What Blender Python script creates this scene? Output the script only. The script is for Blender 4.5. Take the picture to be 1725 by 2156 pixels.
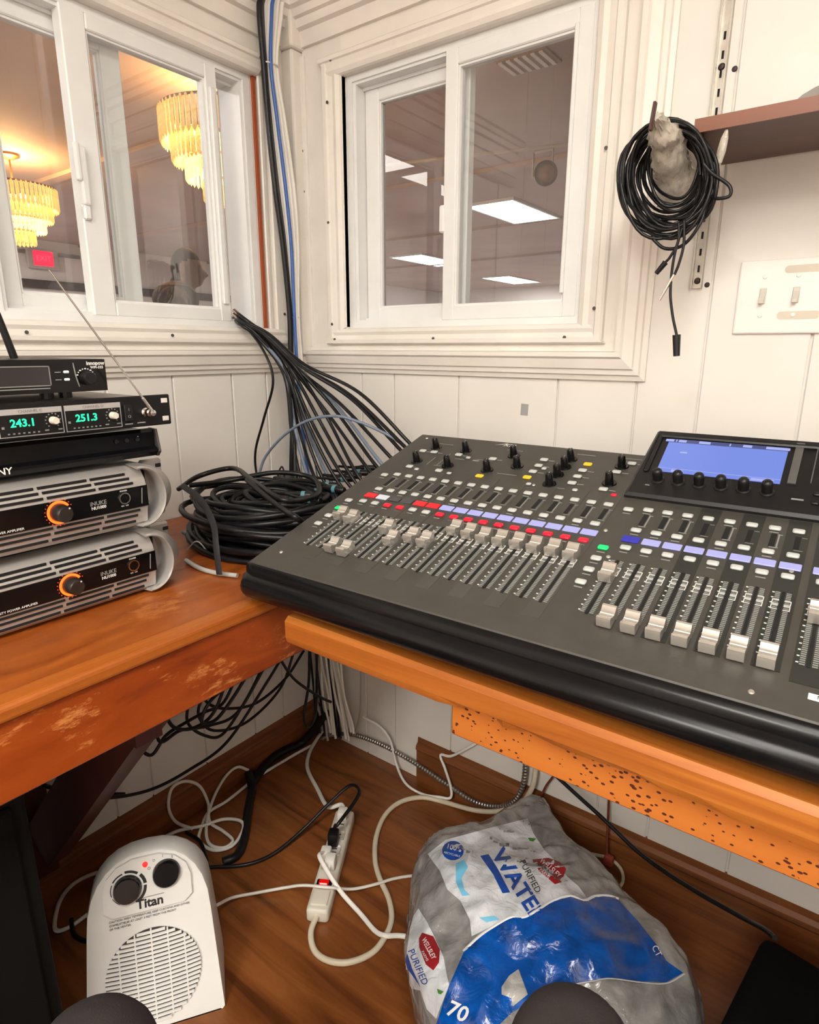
import bpy, bmesh, math, random
from mathutils import Vector, Matrix, noise
from mathutils.bvhtree import BVHTree
from mathutils.geometry import delaunay_2d_cdt
random.seed(7)
R = math.radians
for o in list(bpy.data.objects): bpy.data.objects.remove(o)
scene = bpy.context.scene
COL = scene.collection

# ------------------------------------------------------------------ camera
CAM = Vector((1.2571, -1.2175, 1.155))
YAW, PITCH, ROLL, FPX = R(36.505), R(-14.669), R(0.165), 1310.0
_f = Vector((-math.sin(YAW)*math.cos(PITCH), math.cos(YAW)*math.cos(PITCH), math.sin(PITCH)))
_r = Vector((math.cos(YAW), math.sin(YAW), 0)); _u = _r.cross(_f)
_c, _s = math.cos(ROLL), math.sin(ROLL)
RT, UP = _c*_r + _s*_u, -_s*_r + _c*_u
cam_d = bpy.data.cameras.new('camera'); cam = bpy.data.objects.new('camera', cam_d); COL.objects.link(cam)
cam_d.sensor_fit = 'VERTICAL'; cam_d.sensor_height = 36.0; cam_d.lens = FPX/2156*36; cam_d.clip_start = 0.02
m3 = Matrix((RT, UP, -_f)).transposed()
cam.matrix_world = Matrix.Translation(CAM) @ m3.to_4x4()
scene.camera = cam
def ray(x, y):
    return (RT*((x-862.5)/FPX) - UP*((y-1078)/FPX) + _f)
AX = {'x': 0, 'y': 1, 'z': 2}
def PX(x, y, ax, val):
    """point of the line of sight through pixel x,y that lies on the plane ax = val"""
    d = ray(x, y); i = AX[ax]; t = (val-CAM[i])/d[i]
    return CAM + d*t

# ------------------------------------------------------------------ world, light, exposure
w = bpy.data.worlds.new('world'); scene.world = w; w.use_nodes = True
w.node_tree.nodes['Background'].inputs[0].default_value = (0.9, 0.95, 1.0, 1)
w.node_tree.nodes['Background'].inputs[1].default_value = 0.05
vs = scene.view_settings
vs.view_transform = 'Standard'; vs.look = 'None'; vs.exposure = 0.0; vs.gamma = 1.0; vs.use_curve_mapping = False
BOOTH_LAMP, BOOTH_FILL = 38.0, 66.0      # watts of the booth ceiling lamp and of the added rear fill panel
def area(name, loc, sx, sy, power, color, rot=(0, 0, 0)):
    l = bpy.data.lights.new(name, 'AREA'); l.shape = 'RECTANGLE'; l.size = sx; l.size_y = sy; l.energy = power; l.color = color
    o = bpy.data.objects.new(name, l); COL.objects.link(o); o.location = loc; o.rotation_euler = rot; return o
LAMPC = (1.0, 0.955, 0.885)
area('booth_lamp_light', (1.62, -1.75, 2.31), 0.5, 1.15, BOOTH_LAMP, LAMPC)
area('booth_lamp_light', (1.35, -3.05, 2.31), 0.5, 1.15, BOOTH_FILL, LAMPC)  # unseen rear lamp added to brighten the wall under the board

# ------------------------------------------------------------------ materials
MATS = {}
def nt(name):
    m = bpy.data.materials.new(name); m.use_nodes = True; t = m.node_tree
    return m, t, t.nodes['Principled BSDF']
def mat(name, col, rough=0.5, metal=0.0, var=0.06, vscale=14.0, bump=0.0, bscale=200.0, emit=0.0, ecol=None, coat=0.0, spec=0.5, alpha=1.0):
    """plain procedural material: colour with soft noise variation and optional fine relief"""
    if name in MATS: return MATS[name]
    m, t, b = nt(name)
    tc = t.nodes.new('ShaderNodeTexCoord')
    n = t.nodes.new('ShaderNodeTexNoise'); n.inputs['Scale'].default_value = vscale; n.inputs['Detail'].default_value = 4
    t.links.new(tc.outputs['Object'], n.inputs['Vector'])
    r = t.nodes.new('ShaderNodeValToRGB')
    r.color_ramp.elements[0].position = 0.3; r.color_ramp.elements[1].position = 0.7
    r.color_ramp.elements[0].color = (*[max(0, c*(1-var)) for c in col], 1)
    r.color_ramp.elements[1].color = (*[min(1, c*(1+var)) for c in col], 1)
    t.links.new(n.outputs['Fac'], r.inputs['Fac']); t.links.new(r.outputs['Color'], b.inputs['Base Color'])
    b.inputs['Roughness'].default_value = rough; b.inputs['Metallic'].default_value = metal
    b.inputs['Specular IOR Level'].default_value = spec
    if coat: b.inputs['Coat Weight'].default_value = coat; b.inputs['Coat Roughness'].default_value = 0.15
    if bump:
        n2 = t.nodes.new('ShaderNodeTexNoise'); n2.inputs['Scale'].default_value = bscale; n2.inputs['Detail'].default_value = 3
        t.links.new(tc.outputs['Object'], n2.inputs['Vector'])
        bp = t.nodes.new('ShaderNodeBump'); bp.inputs['Strength'].default_value = bump; bp.inputs['Distance'].default_value = 0.002
        t.links.new(n2.outputs['Fac'], bp.inputs['Height']); t.links.new(bp.outputs['Normal'], b.inputs['Normal'])
    if emit:
        b.inputs['Emission Color'].default_value = (*(ecol or col), 1); b.inputs['Emission Strength'].default_value = emit
    if alpha < 1: b.inputs['Alpha'].default_value = alpha
    MATS[name] = m; return m
def wood(name, stops, stretch=(1.2, 22, 22), scale=1.6, rough=0.38, bump=0.06, rot=0.0, scratch=0.0, scol=(0.75, 0.35, 0.12), coat=0.2, spots=None):
    """grained wood; stretch = noise scale along x,y,z so that the grain runs along the smallest one"""
    if name in MATS: return MATS[name]
    m, t, b = nt(name)
    tc = t.nodes.new('ShaderNodeTexCoord'); mp = t.nodes.new('ShaderNodeMapping')
    mp.inputs['Scale'].default_value = stretch; mp.inputs['Rotation'].default_value = (0, 0, rot)
    t.links.new(tc.outputs['Object'], mp.inputs['Vector'])
    n = t.nodes.new('ShaderNodeTexNoise'); n.inputs['Scale'].default_value = scale; n.inputs['Detail'].default_value = 7
    n.inputs['Roughness'].default_value = 0.6; n.inputs['Distortion'].default_value = 0.9
    t.links.new(mp.outputs['Vector'], n.inputs['Vector'])
    r = t.nodes.new('ShaderNodeValToRGB'); cr = r.color_ramp
    cr.elements[0].position, cr.elements[0].color = stops[0][0], (*stops[0][1], 1)
    cr.elements[1].position, cr.elements[1].color = stops[-1][0], (*stops[-1][1], 1)
    for p, c in stops[1:-1]:
        e = cr.elements.new(p); e.color = (*c, 1)
    t.links.new(n.outputs['Fac'], r.inputs['Fac'])
    last = r.outputs['Color']
    def overlay(fac_socket, col):
        nonlocal last
        mx = t.nodes.new('ShaderNodeMix'); mx.data_type = 'RGBA'
        t.links.new(fac_socket, mx.inputs[0]); t.links.new(last, mx.inputs[6]); mx.inputs[7].default_value = (*col, 1)
        last = mx.outputs[2]
    if scratch:
        ns = t.nodes.new('ShaderNodeTexNoise'); ns.inputs['Scale'].default_value = 60; ns.inputs['Detail'].default_value = 8; ns.inputs['Roughness'].default_value = 0.75
        ms = t.nodes.new('ShaderNodeMapping'); ms.inputs['Scale'].default_value = (1, .45, 1.5); ms.inputs['Rotation'].default_value = (.5, 0, 0); t.links.new(tc.outputs['Object'], ms.inputs['Vector']); t.links.new(ms.outputs['Vector'], ns.inputs['Vector'])
        n3 = t.nodes.new('ShaderNodeTexNoise'); n3.inputs['Scale'].default_value = 9; t.links.new(tc.outputs['Object'], n3.inputs['Vector'])
        mu = t.nodes.new('ShaderNodeMath'); mu.operation = 'MULTIPLY'; t.links.new(ns.outputs['Fac'], mu.inputs[0]); t.links.new(n3.outputs['Fac'], mu.inputs[1])
        rs = t.nodes.new('ShaderNodeValToRGB'); rs.color_ramp.elements[0].position = 0.325; rs.color_ramp.elements[1].position = 0.39
        rs.color_ramp.elements[1].color = (scratch, scratch, scratch, 1)
        t.links.new(mu.outputs[0], rs.inputs['Fac']); overlay(rs.outputs['Color'], scol)
    if spots:
        vo = t.nodes.new('ShaderNodeTexVoronoi'); vo.inputs['Scale'].default_value = spots[0]; vo.inputs['Randomness'].default_value = 1.0
        mp2 = t.nodes.new('ShaderNodeMapping'); mp2.inputs['Scale'].default_value = (0.8, 1, 1.25); t.links.new(tc.outputs['Object'], mp2.inputs['Vector'])
        t.links.new(mp2.outputs['Vector'], vo.inputs['Vector'])
        n4 = t.nodes.new('ShaderNodeTexNoise'); n4.inputs['Scale'].default_value = 9; t.links.new(tc.outputs['Object'], n4.inputs['Vector'])
        ad = t.nodes.new('ShaderNodeMath'); ad.operation = 'MULTIPLY_ADD'; ad.inputs[1].default_value = -0.42; ad.inputs[2].default_value = 0.0
        t.links.new(n4.outputs['Fac'], ad.inputs[0])
        a2 = t.nodes.new('ShaderNodeMath'); a2.operation = 'ADD'; t.links.new(vo.outputs['Distance'], a2.inputs[0]); t.links.new(ad.outputs[0], a2.inputs[1])
        rs = t.nodes.new('ShaderNodeValToRGB'); rs.color_ramp.elements[0].position = 0.0; rs.color_ramp.elements[0].color = (1, 1, 1, 1)
        rs.color_ramp.elements[1].position = 0.03; rs.color_ramp.elements[1].color = (0, 0, 0, 1)
        t.links.new(a2.outputs[0], rs.inputs['Fac']); overlay(rs.outputs['Color'], spots[1])
    t.links.new(last, b.inputs['Base Color'])
    b.inputs['Roughness'].default_value = rough; b.inputs['Coat Weight'].default_value = coat; b.inputs['Coat Roughness'].default_value = 0.3
    bp = t.nodes.new('ShaderNodeBump'); bp.inputs['Strength'].default_value = bump; bp.inputs['Distance'].default_value = 0.003
    t.links.new(n.outputs['Fac'], bp.inputs['Height']); t.links.new(bp.outputs['Normal'], b.inputs['Normal'])
    MATS[name] = m; return m
def thin_glass(name, tint=(0.93, 0.95, 0.95), haze=0.05, refl=1.7):
    m, t, b = nt(name); t.nodes.remove(b); out = t.nodes['Material Output']
    tr = t.nodes.new('ShaderNodeBsdfTransparent'); tr.inputs[0].default_value = (*tint, 1)
    gl = t.nodes.new('ShaderNodeBsdfGlossy'); gl.inputs['Roughness'].default_value = 0.01
    fr = t.nodes.new('ShaderNodeFresnel'); fr.inputs[0].default_value = 1.5
    mu = t.nodes.new('ShaderNodeMath'); mu.operation = 'MULTIPLY'; mu.inputs[1].default_value = refl; mu.use_clamp = True
    t.links.new(fr.outputs[0], mu.inputs[0])
    m1 = t.nodes.new('ShaderNodeMixShader'); t.links.new(mu.outputs[0], m1.inputs[0]); t.links.new(tr.outputs[0], m1.inputs[1]); t.links.new(gl.outputs[0], m1.inputs[2])
    di = t.nodes.new('ShaderNodeBsdfDiffuse'); di.inputs[0].default_value = (0.8, 0.8, 0.8, 1)
    n = t.nodes.new('ShaderNodeTexNoise'); n.inputs['Scale'].default_value = 7; n.inputs['Detail'].default_value = 6
    tc = t.nodes.new('ShaderNodeTexCoord'); t.links.new(tc.outputs['Object'], n.inputs['Vector'])
    r = t.nodes.new('ShaderNodeValToRGB'); r.color_ramp.elements[0].position = 0.45; r.color_ramp.elements[0].color = (haze*.4,)*3+(1,)
    r.color_ramp.elements[1].position = 0.75; r.color_ramp.elements[1].color = (haze*1.8,)*3+(1,)
    t.links.new(n.outputs['Fac'], r.inputs['Fac'])
    m2 = t.nodes.new('ShaderNodeMixShader'); t.links.new(r.outputs['Color'], m2.inputs[0]); t.links.new(m1.outputs[0], m2.inputs[1]); t.links.new(di.outputs[0], m2.inputs[2])
    t.links.new(m2.outputs[0], out.inputs['Surface']); MATS[name] = m; return m

WALL = mat('wall_paint', (0.79, 0.76, 0.71), 0.55, var=0.04, vscale=5, bump=0.05, bscale=90)
TRIM = mat('trim_paint', (0.80, 0.76, 0.70), 0.42, var=0.05, vscale=9, bump=0.05, bscale=60)
VINYL = mat('window_vinyl', (0.80, 0.81, 0.80), 0.35, var=0.03)
GLASS = thin_glass('window_glass')
CEILP = mat('ceiling_paint', (0.82, 0.80, 0.76), 0.7)
BLACKP = mat('black_plastic', (0.007, 0.007, 0.008), 0.36, var=0.2, spec=0.4)
BLACKM = mat('black_metal', (0.007, 0.007, 0.0075), 0.42, spec=0.3, var=0.2, bump=0.03, bscale=500)
GLOSSB = mat('gloss_black', (0.004, 0.004, 0.0045), 0.16, var=0.1, spec=0.3)
RUBBER = mat('black_rubber', (0.0065, 0.0065, 0.0075), 0.36, var=0.25, spec=0.35)
DECK = mat('deck_grey', (0.052, 0.049, 0.042), 0.46, var=0.1, vscale=30, bump=0.04, bscale=700)
DECKD = mat('deck_dark', (0.020, 0.022, 0.019), 0.5, var=0.1)
SILVER = mat('silver_plastic', (0.50, 0.485, 0.465), 0.36, metal=0.5, var=0.04)
CHROME = mat('chrome', (0.75, 0.73, 0.7), 0.18, metal=1.0, var=0.03)
STEEL = mat('worn_steel', (0.55, 0.52, 0.46), 0.4, metal=0.7, var=0.15, vscale=40)
CAPM = mat('fader_cap', (0.66, 0.63, 0.58), 0.26, metal=0.75, var=0.04)
BTN = mat('button_grey', (0.52, 0.54, 0.52), 0.4, var=0.03)
INK = mat('print_white', (0.75, 0.75, 0.72), 0.6)
INKG = mat('print_grey', (0.24, 0.25, 0.235), 0.6)
INKB = mat('print_black', (0.02, 0.02, 0.02), 0.6)
DARK = mat('slot_dark', (0.004, 0.004, 0.004), 0.8)
L_RED = mat('lamp_red', (0.35, 0.005, 0.015), 0.4, emit=0.7, ecol=(1.0, 0.012, 0.04))
L_GRN = mat('lamp_green', (0.005, 0.25, 0.08), 0.4, emit=0.7, ecol=(0.01, 0.85, 0.22))
L_YEL = mat('lamp_yellow', (0.4, 0.25, 0.01), 0.4, emit=0.65, ecol=(1.0, 0.6, 0.03))
LCD_L = mat('lcd_lavender', (0.06, 0.06, 0.10), 0.3, emit=0.85, ecol=(0.52, 0.51, 0.93), var=0.12, vscale=300)
LCD_W = mat('lcd_white', (0.2, 0.2, 0.2), 0.3, emit=0.7, ecol=(0.8, 0.78, 0.8))
LCD_R = mat('lcd_red', (0.3, 0.005, 0.01), 0.3, emit=0.65, ecol=(1.0, 0.01, 0.02))
LCD_B = mat('lcd_blue', (0.01, 0.01, 0.1), 0.3, emit=0.5, ecol=(0.03, 0.03, 0.75))
LCD_K = mat('lcd_off', (0.05, 0.05, 0.055), 0.2)
SCREEN = mat('screen_blue', (0.02, 0.03, 0.06), 0.25, emit=0.9, ecol=(0.19, 0.27, 0.80), var=0.02)
SCREENL = mat('screen_pale', (0.05, 0.05, 0.08), 0.25, emit=0.85, ecol=(0.42, 0.48, 0.95))
SCREEND = mat('screen_bar', (0.02, 0.02, 0.04), 0.25, emit=0.35, ecol=(0.16, 0.2, 0.55))
G_SEG = mat('segment_green', (0.01, 0.8, 0.3), 0.4, emit=1.3, ecol=(0.02, 0.95, 0.38))
O_RING = mat('ring_orange', (0.9, 0.15, 0.02), 0.4, emit=1.5, ecol=(1.0, 0.16, 0.015))
O_RING2 = mat('ring_red', (0.8, 0.05, 0.01), 0.4, emit=0.9, ecol=(1.0, 0.04, 0.005))
WCORD = mat('white_cord', (0.86, 0.84, 0.78), 0.45, var=0.06)
CREAMC = mat('cream_cord', (0.70, 0.63, 0.48), 0.45, var=0.06)
BLUEC = mat('blue_cord', (0.05, 0.13, 0.42), 0.4)
PALEB = mat('slate_cord', (0.16, 0.2, 0.27), 0.4)
GREYC = mat('grey_cord', (0.42, 0.41, 0.38), 0.45)
BROWNC = mat('brown_wire', (0.16, 0.035, 0.015), 0.45)
COUNTER = wood('counter_wood', [(0.27, (0.11, 0.020, 0.003)), (0.40, (0.27, 0.060, 0.007)), (0.6, (0.36, 0.090, 0.011)), (0.75, (0.45, 0.13, 0.018))], (11, 2.6, 11), 2.0, 0.36, scratch=0.35, scol=(0.72, 0.28, 0.07), coat=0.04)
APRON = wood('apron_wood', [(0.27, (0.15, 0.020, 0.003)), (0.45, (0.29, 0.048, 0.004)), (0.62, (0.34, 0.063, 0.006)), (0.75, (0.42, 0.09, 0.010))], (10, 2.4, 10), 1.8, 0.4, scratch=0.65, scol=(0.74, 0.30, 0.085), coat=0.03)
NOSING = wood('nosing_wood', [(0.3, (0.26, 0.060, 0.006)), (0.5, (0.40, 0.108, 0.012)), (0.7, (0.52, 0.16, 0.02))], (20, 1.0, 20), 1.4, 0.42, coat=0.05)
BOARD = wood('board_wood', [(0.3, (0.26, 0.062, 0.007)), (0.5, (0.40, 0.120, 0.016)), (0.7, (0.54, 0.20, 0.032))], (1.0, 16, 16), 1.6, 0.46, coat=0.03)
CLEAT = wood('cleat_wood', [(0.3, (0.38, 0.092, 0.011)), (0.5, (0.46, 0.122, 0.015)), (0.7, (0.53, 0.165, 0.025))], (1.0, 12, 12), 1.0, 0.5, spots=(135, (0.07, 0.012, 0.004)))
BASEW = wood('baseboard_wood', [(0.3, (0.12, 0.036, 0.010)), (0.5, (0.20, 0.066, 0.018)), (0.7, (0.27, 0.095, 0.027))], (1.5, 1.5, 25), 1.6, 0.45)
FLOORW = wood('floor_laminate', [(0.28, (0.075, 0.020, 0.005)), (0.45, (0.20, 0.062, 0.015)), (0.6, (0.26, 0.085, 0.021)), (0.78, (0.34, 0.125, 0.034))], (2.2, 26, 1), 1.0, 0.33, bump=0.02, rot=R(-22), coat=0.06)
SHELFW = wood('shelf_wood', [(0.3, (0.070, 0.026, 0.016)), (0.7, (0.115, 0.045, 0.028))], (1, 10, 10), 1.5, 0.5)
SHELFE = wood('shelf_edge', [(0.3, (0.19, 0.068, 0.038)), (0.7, (0.27, 0.105, 0.06))], (1, 12, 12), 1.5, 0.45)
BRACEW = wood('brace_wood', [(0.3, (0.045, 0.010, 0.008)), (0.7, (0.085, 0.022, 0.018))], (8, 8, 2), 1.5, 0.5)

# ------------------------------------------------------------------ mesh helpers
class MB:
    def __init__(s): s.v = []; s.f = []; s.m = []
    def add(s, vs_, fs_, mi=0):
        o = len(s.v); s.v += [Vector(a) for a in vs_]
        s.f += [tuple(i+o for i in q) for q in fs_]; s.m += [mi]*len(fs_); return s
    def box(s, a, b, mi=0):
        x0, x1 = sorted((a[0], b[0])); y0, y1 = sorted((a[1], b[1])); z0, z1 = sorted((a[2], b[2]))
        return s.add([(x0,y0,z0),(x1,y0,z0),(x1,y1,z0),(x0,y1,z0),(x0,y0,z1),(x1,y0,z1),(x1,y1,z1),(x0,y1,z1)],
                     [(0,3,2,1),(4,5,6,7),(0,1,5,4),(1,2,6,5),(2,3,7,6),(3,0,4,7)], mi)
    def rbox(s, a, b, bev, seg=2, mi=0, M=None):
        bm = bmesh.new(); bmesh.ops.create_cube(bm, size=1)
        c = [(a[i]+b[i])/2 for i in range(3)]; d = [abs(b[i]-a[i]) for i in range(3)]
        for v in bm.verts: v.co = Vector((c[i]+v.co[i]*d[i] for i in range(3)))
        bmesh.ops.bevel(bm, geom=bm.edges[:], offset=bev, segments=seg, profile=0.5, affect='EDGES')
        bm.verts.index_update()
        vs_ = [(M @ v.co) if M else v.co.copy() for v in bm.verts]; s.add(vs_, [[v.index for v in f.verts] for f in bm.faces], mi); bm.free(); return s
    def cyl(s, p0, p1, r0, r1=None, n=14, mi=0, caps=True):
        p0, p1 = Vector(p0), Vector(p1); r1 = r0 if r1 is None else r1
        d = (p1-p0).normalized(); a = d.orthogonal().normalized(); b = d.cross(a)
        vs_ = []
        for p, r in ((p0, r0), (p1, r1)):
            for i in range(n):
                t = 2*math.pi*i/n; vs_.append(p+a*(r*math.cos(t))+b*(r*math.sin(t)))
        fs_ = [(i, (i+1) % n, n+(i+1) % n, n+i) for i in range(n)]
        if caps: fs_ += [tuple(reversed(range(n))), tuple(range(n, 2*n))]
        return s.add(vs_, fs_, mi)
    def lathe(s, prof, n=24, M=None, mi=0):
        vs_ = []; k = len(prof)
        for i in range(n):
            t = 2*math.pi*i/n
            for r, z in prof:
                p = Vector((r*math.cos(t), r*math.sin(t), z)); vs_.append(M @ p if M else p)
        fs_ = [(i*k+j, ((i+1) % n)*k+j, ((i+1) % n)*k+j+1, i*k+j+1) for i in range(n) for j in range(k-1)]
        return s.add(vs_, fs_, mi)
    def tube(s, pts, r, n=8, mi=0, closed=False, flat=1.0):
        pts = [Vector(p) for p in pts]; k = len(pts)
        rr = r if isinstance(r, (list, tuple)) else [r]*k
        t0 = (pts[1]-pts[0]).normalized(); nrm = t0.orthogonal().normalized(); vs_ = []
        for i in range(k):
            t = (pts[min(i+1, k-1)]-pts[max(i-1, 0)])
            t = t.normalized() if t.length > 1e-9 else t0
            nrm = (nrm - t*nrm.dot(t)); nrm = nrm.normalized() if nrm.length > 1e-6 else t.orthogonal().normalized()
            b = t.cross(nrm)
            for j in range(n):
                a = 2*math.pi*j/n; vs_.append(pts[i]+nrm*(rr[i]*math.cos(a))+b*(rr[i]*flat*math.sin(a)))
        fs_ = [(i*n+j, i*n+(j+1) % n, (i+1)*n+(j+1) % n, (i+1)*n+j) for i in range(k-1) for j in range(n)]
        fs_ += [tuple(reversed(range(n))), tuple(range((k-1)*n, k*n))]
        return s.add(vs_, fs_, mi)
    def prism(s, poly, h0, h1, M=None, mi=0):
        """polygon in local xy, extruded along local z from h0 to h1"""
        n = len(poly); vs_ = [Vector((p[0], p[1], h0)) for p in poly]+[Vector((p[0], p[1], h1)) for p in poly]
        if M: vs_ = [M @ v for v in vs_]
        return s.add(vs_, [tuple(reversed(range(n))), tuple(range(n, 2*n))]+[(i, (i+1) % n, n+(i+1) % n, n+i) for i in range(n)], mi)
    def text(s, body, size, M, mi=0, align='CENTER', depth=0.0002, bold=0.0, space=1.0):
        cu = bpy.data.curves.new('t', 'FONT'); cu.body = body; cu.size = size; cu.align_x = align; cu.align_y = 'CENTER'
        cu.extrude = depth; cu.offset = bold; cu.resolution_u = 3; cu.space_character = space
        ob = bpy.data.objects.new('t', cu); me = ob.to_mesh()
        s.add([M @ v.co for v in me.vertices], [tuple(p.vertices) for p in me.polygons], mi)
        ob.to_mesh_clear(); bpy.data.objects.remove(ob); bpy.data.curves.remove(cu); return s
    def xf(s, M): s.v = [M @ v for v in s.v]; return s
    def mesh(s, name, mats, smooth=None):
        me = bpy.data.meshes.new(name); me.from_pydata([tuple(v) for v in s.v], [], s.f)
        for m in (mats if isinstance(mats, (list, tuple)) else [mats]): me.materials.append(m)
        me.polygons.foreach_set('material_index', s.m)
        bm = bmesh.new(); bm.from_mesh(me); bmesh.ops.recalc_face_normals(bm, faces=bm.faces[:]); bm.to_mesh(me); bm.free()
        if smooth is not None:
            for p in me.polygons: p.use_smooth = True
            me.set_sharp_from_angle(angle=R(smooth))
        me.update(); return me
    def build(s, name, mats, parent=None, world=True, smooth=None, origin=None):
        if world:
            if parent is not None: off = wloc(parent)
            else:
                if origin is None:
                    xs = [v.x for v in s.v]; ys = [v.y for v in s.v]; zs = [v.z for v in s.v]
                    origin = ((min(xs)+max(xs))/2, (min(ys)+max(ys))/2, min(zs))
                off = Vector(origin)
            s.v = [v-off for v in s.v]
        o = bpy.data.objects.new(name, s.mesh(name, mats, smooth)); COL.objects.link(o)
        if parent is not None: o.parent = parent
        elif world: o.location = off
        return o
def wloc(o):
    p = Vector((0, 0, 0))
    while o is not None: p = p + o.location; o = o.parent
    return p
def tag(o, label=None, cat=None, group=None, kind=None):
    if label: o['label'] = label
    if cat: o['category'] = cat
    if group: o['group'] = group
    if kind: o['kind'] = kind
    return o
def thing(name, label, cat, loc=(0, 0, 0), rz=0.0, group=None):
    o = bpy.data.objects.new(name, None); COL.objects.link(o); o.empty_display_size = 0.05
    o.location = loc; o.rotation_euler = (0, 0, rz); return tag(o, label, cat, group)
def link(name, me, parent, M):
    o = bpy.data.objects.new(name, me); COL.objects.link(o); o.parent = parent; o.matrix_local = M; return o
def spline(pts, per=10):
    p = [Vector(a) for a in pts]; out = []
    if len(p) == 2: return p
    for i in range(len(p)-1):
        p0 = p[i-1] if i else p[0]*2-p[1]; p1, p2 = p[i], p[i+1]; p3 = p[i+2] if i+2 < len(p) else p[-1]*2-p[-2]
        for k in range(per):
            t = k/per; t2, t3 = t*t, t*t*t
            out.append(0.5*((2*p1)+(p2-p0)*t+(2*p0-5*p1+4*p2-p3)*t2+(3*p1-p0-3*p2+p3)*t3))
    out.append(p[-1]); return out
def P(q):
    if len(q) == 3: return Vector(q)
    p = PX(*q)
    if q[2] == 'z' and p.y > -.026: p = PX(q[0], q[1], 'y', -.026)      # keep floor leads clear of the baseboards
    if q[2] == 'z' and p.x < .022: p = PX(q[0], q[1], 'x', .022)
    return p
def cable(name, pts, r, m, label, cat='cable', group=None, n=8, per=10, flat=1.0):
    b = MB().tube(spline([P(q) for q in pts], per), r, n, flat=flat)
    o = b.build(name, m, smooth=60); return tag(o, label, cat, group)
def struct(mb, name, mats, parent=None, smooth=None):
    o = mb.build(name, mats, parent, smooth=smooth)
    if parent is None: o['kind'] = 'structure'
    return o
def T(x, y, z): return Matrix.Translation((x, y, z))
def RX(a): return Matrix.Rotation(R(a), 4, 'X')
def RY(a): return Matrix.Rotation(R(a), 4, 'Y')
def RZ(a): return Matrix.Rotation(R(a), 4, 'Z')
# ================================================================== SETTING: booth shell
BX, BY, BZ = 2.4, -3.7, 2.35
struct(MB().box((0, BY, -0.05), (BX, 0, 0)), 'floor', FLOORW)
struct(MB().box((-0.12, BY-0.12, BZ), (BX+0.12, 0.12, BZ+0.06)), 'ceiling', CEILP)
struct(MB().box((BX, BY-0.12, -0.05), (BX+0.12, 0.12, BZ)), 'wall_right', WALL)
struct(MB().box((0, BY-0.12, -0.05), (BX, BY, BZ)), 'wall_front', WALL)
# window openings
WX0, WX1, WZ0, WZ1 = 0.169, 0.772, 1.203, 1.757       # in the back wall
WY0, WY1 = -0.740, -0.134                              # in the left wall
b = MB()
b.box((-0.12, 0, -0.05), (WX0, 0.12, BZ)); b.box((WX1, 0, -0.05), (BX, 0.12, BZ))
b.box((WX0, 0, -0.05), (WX1, 0.12, WZ0)); b.box((WX0, 0, WZ1), (WX1, 0.12, BZ))
wall_back = struct(b, 'wall_back', WALL)
b = MB()
b.box((-0.12, BY, -0.05), (0, WY0, BZ)); b.box((-0.12, WY1, -0.05), (0, 0, BZ))
b.box((-0.12, WY0, -0.05), (0, WY1, WZ0)); b.box((-0.12, WY0, WZ1), (0, WY1, BZ))
wall_left = struct(b, 'wall_left', WALL)
# painted wall panels with grooves between them
gx = [0.0, 0.209, 0.312, 0.496, 0.733, 0.89, 1.001, 1.159, 1.36, 1.52, 1.76, 1.92, 2.1, 2.4]
for a, c in zip(gx[:-1], gx[1:]):
    top = 1.105 if c <= 0.9 else BZ
    b = MB().rbox((a+0.0018, -0.005, 0.0), (c-0.0018, 0.001, top), 0.0016, 1)
    b.build('panel', WALL, wall_back)
gy = [0.0, -0.139, -0.245, -0.405, -0.557, -0.646, -0.83, -1.0, -1.2, -1.42, -1.6, -1.8, -2.05, -2.3, -2.55, -2.8, -3.0, -3.25, -3.45, -3.7]
for a, c in zip(gy[:-1], gy[1:]):
    top = 1.105 if c > -1.1 else BZ
    MB().rbox((-0.001, c+0.0018, 0.0), (0.005, a-0.0018, top), 0.0016, 1).build('panel', WALL, wall_left)

# moulding: profile (d = across from the outer edge, h = off the wall) swept along a straight run with mitred ends
def mould(p0, p1, inward, normal, prof, m0=0.0, m1=0.0):
    p0, p1, inward, normal = Vector(p0), Vector(p1), Vector(inward), Vector(normal)
    d = (p1-p0).normalized(); n = len(prof); vs_ = []
    for p, sgn, mt in ((p0, 1, m0), (p1, -1, m1)):
        for dd, hh in prof: vs_.append(p+inward*dd+normal*hh+d*(sgn*mt*dd))
    fs_ = [(i, (i+1) % n, n+(i+1) % n, n+i) for i in range(n)]+[tuple(range(n)), tuple(reversed(range(n, 2*n)))]
    return MB().add(vs_, fs_)
CAS = [(0, 0), (0, 0.022), (0.004, 0.026), (0.014, 0.026), (0.017, 0.022), (0.030, 0.019), (0.040, 0.0215), (0.050, 0.017), (0.053, 0.012), (0.053, 0)]
OUT = [(0, 0), (0, 0.012), (0.009, 0.014), (0.011, 0.019), (0.020, 0.020), (0.022, 0.025), (0.040, 0.029), (0.044, 0.034), (0.053, 0.034), (0.053, 0)]
nail_m = mat('nail_head', (0.10, 0.09, 0.075), 0.5, metal=0.4)
tn = [0]
def trim(mb_list, nails=(), normal=(0, -1, 0)):
    tn[0] += 1
    root = struct(mb_list[0], 'trim_%d' % tn[0], TRIM)
    for m in mb_list[1:]: m.build('moulding', TRIM, root)
    for q in nails:
        p = Vector(q); MB().cyl(p, p+Vector(normal)*0.0016, 0.0034, n=10).build('nail', nail_m, root)
NB, IB = (0, -1, 0), (1, 0, 0)
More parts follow.
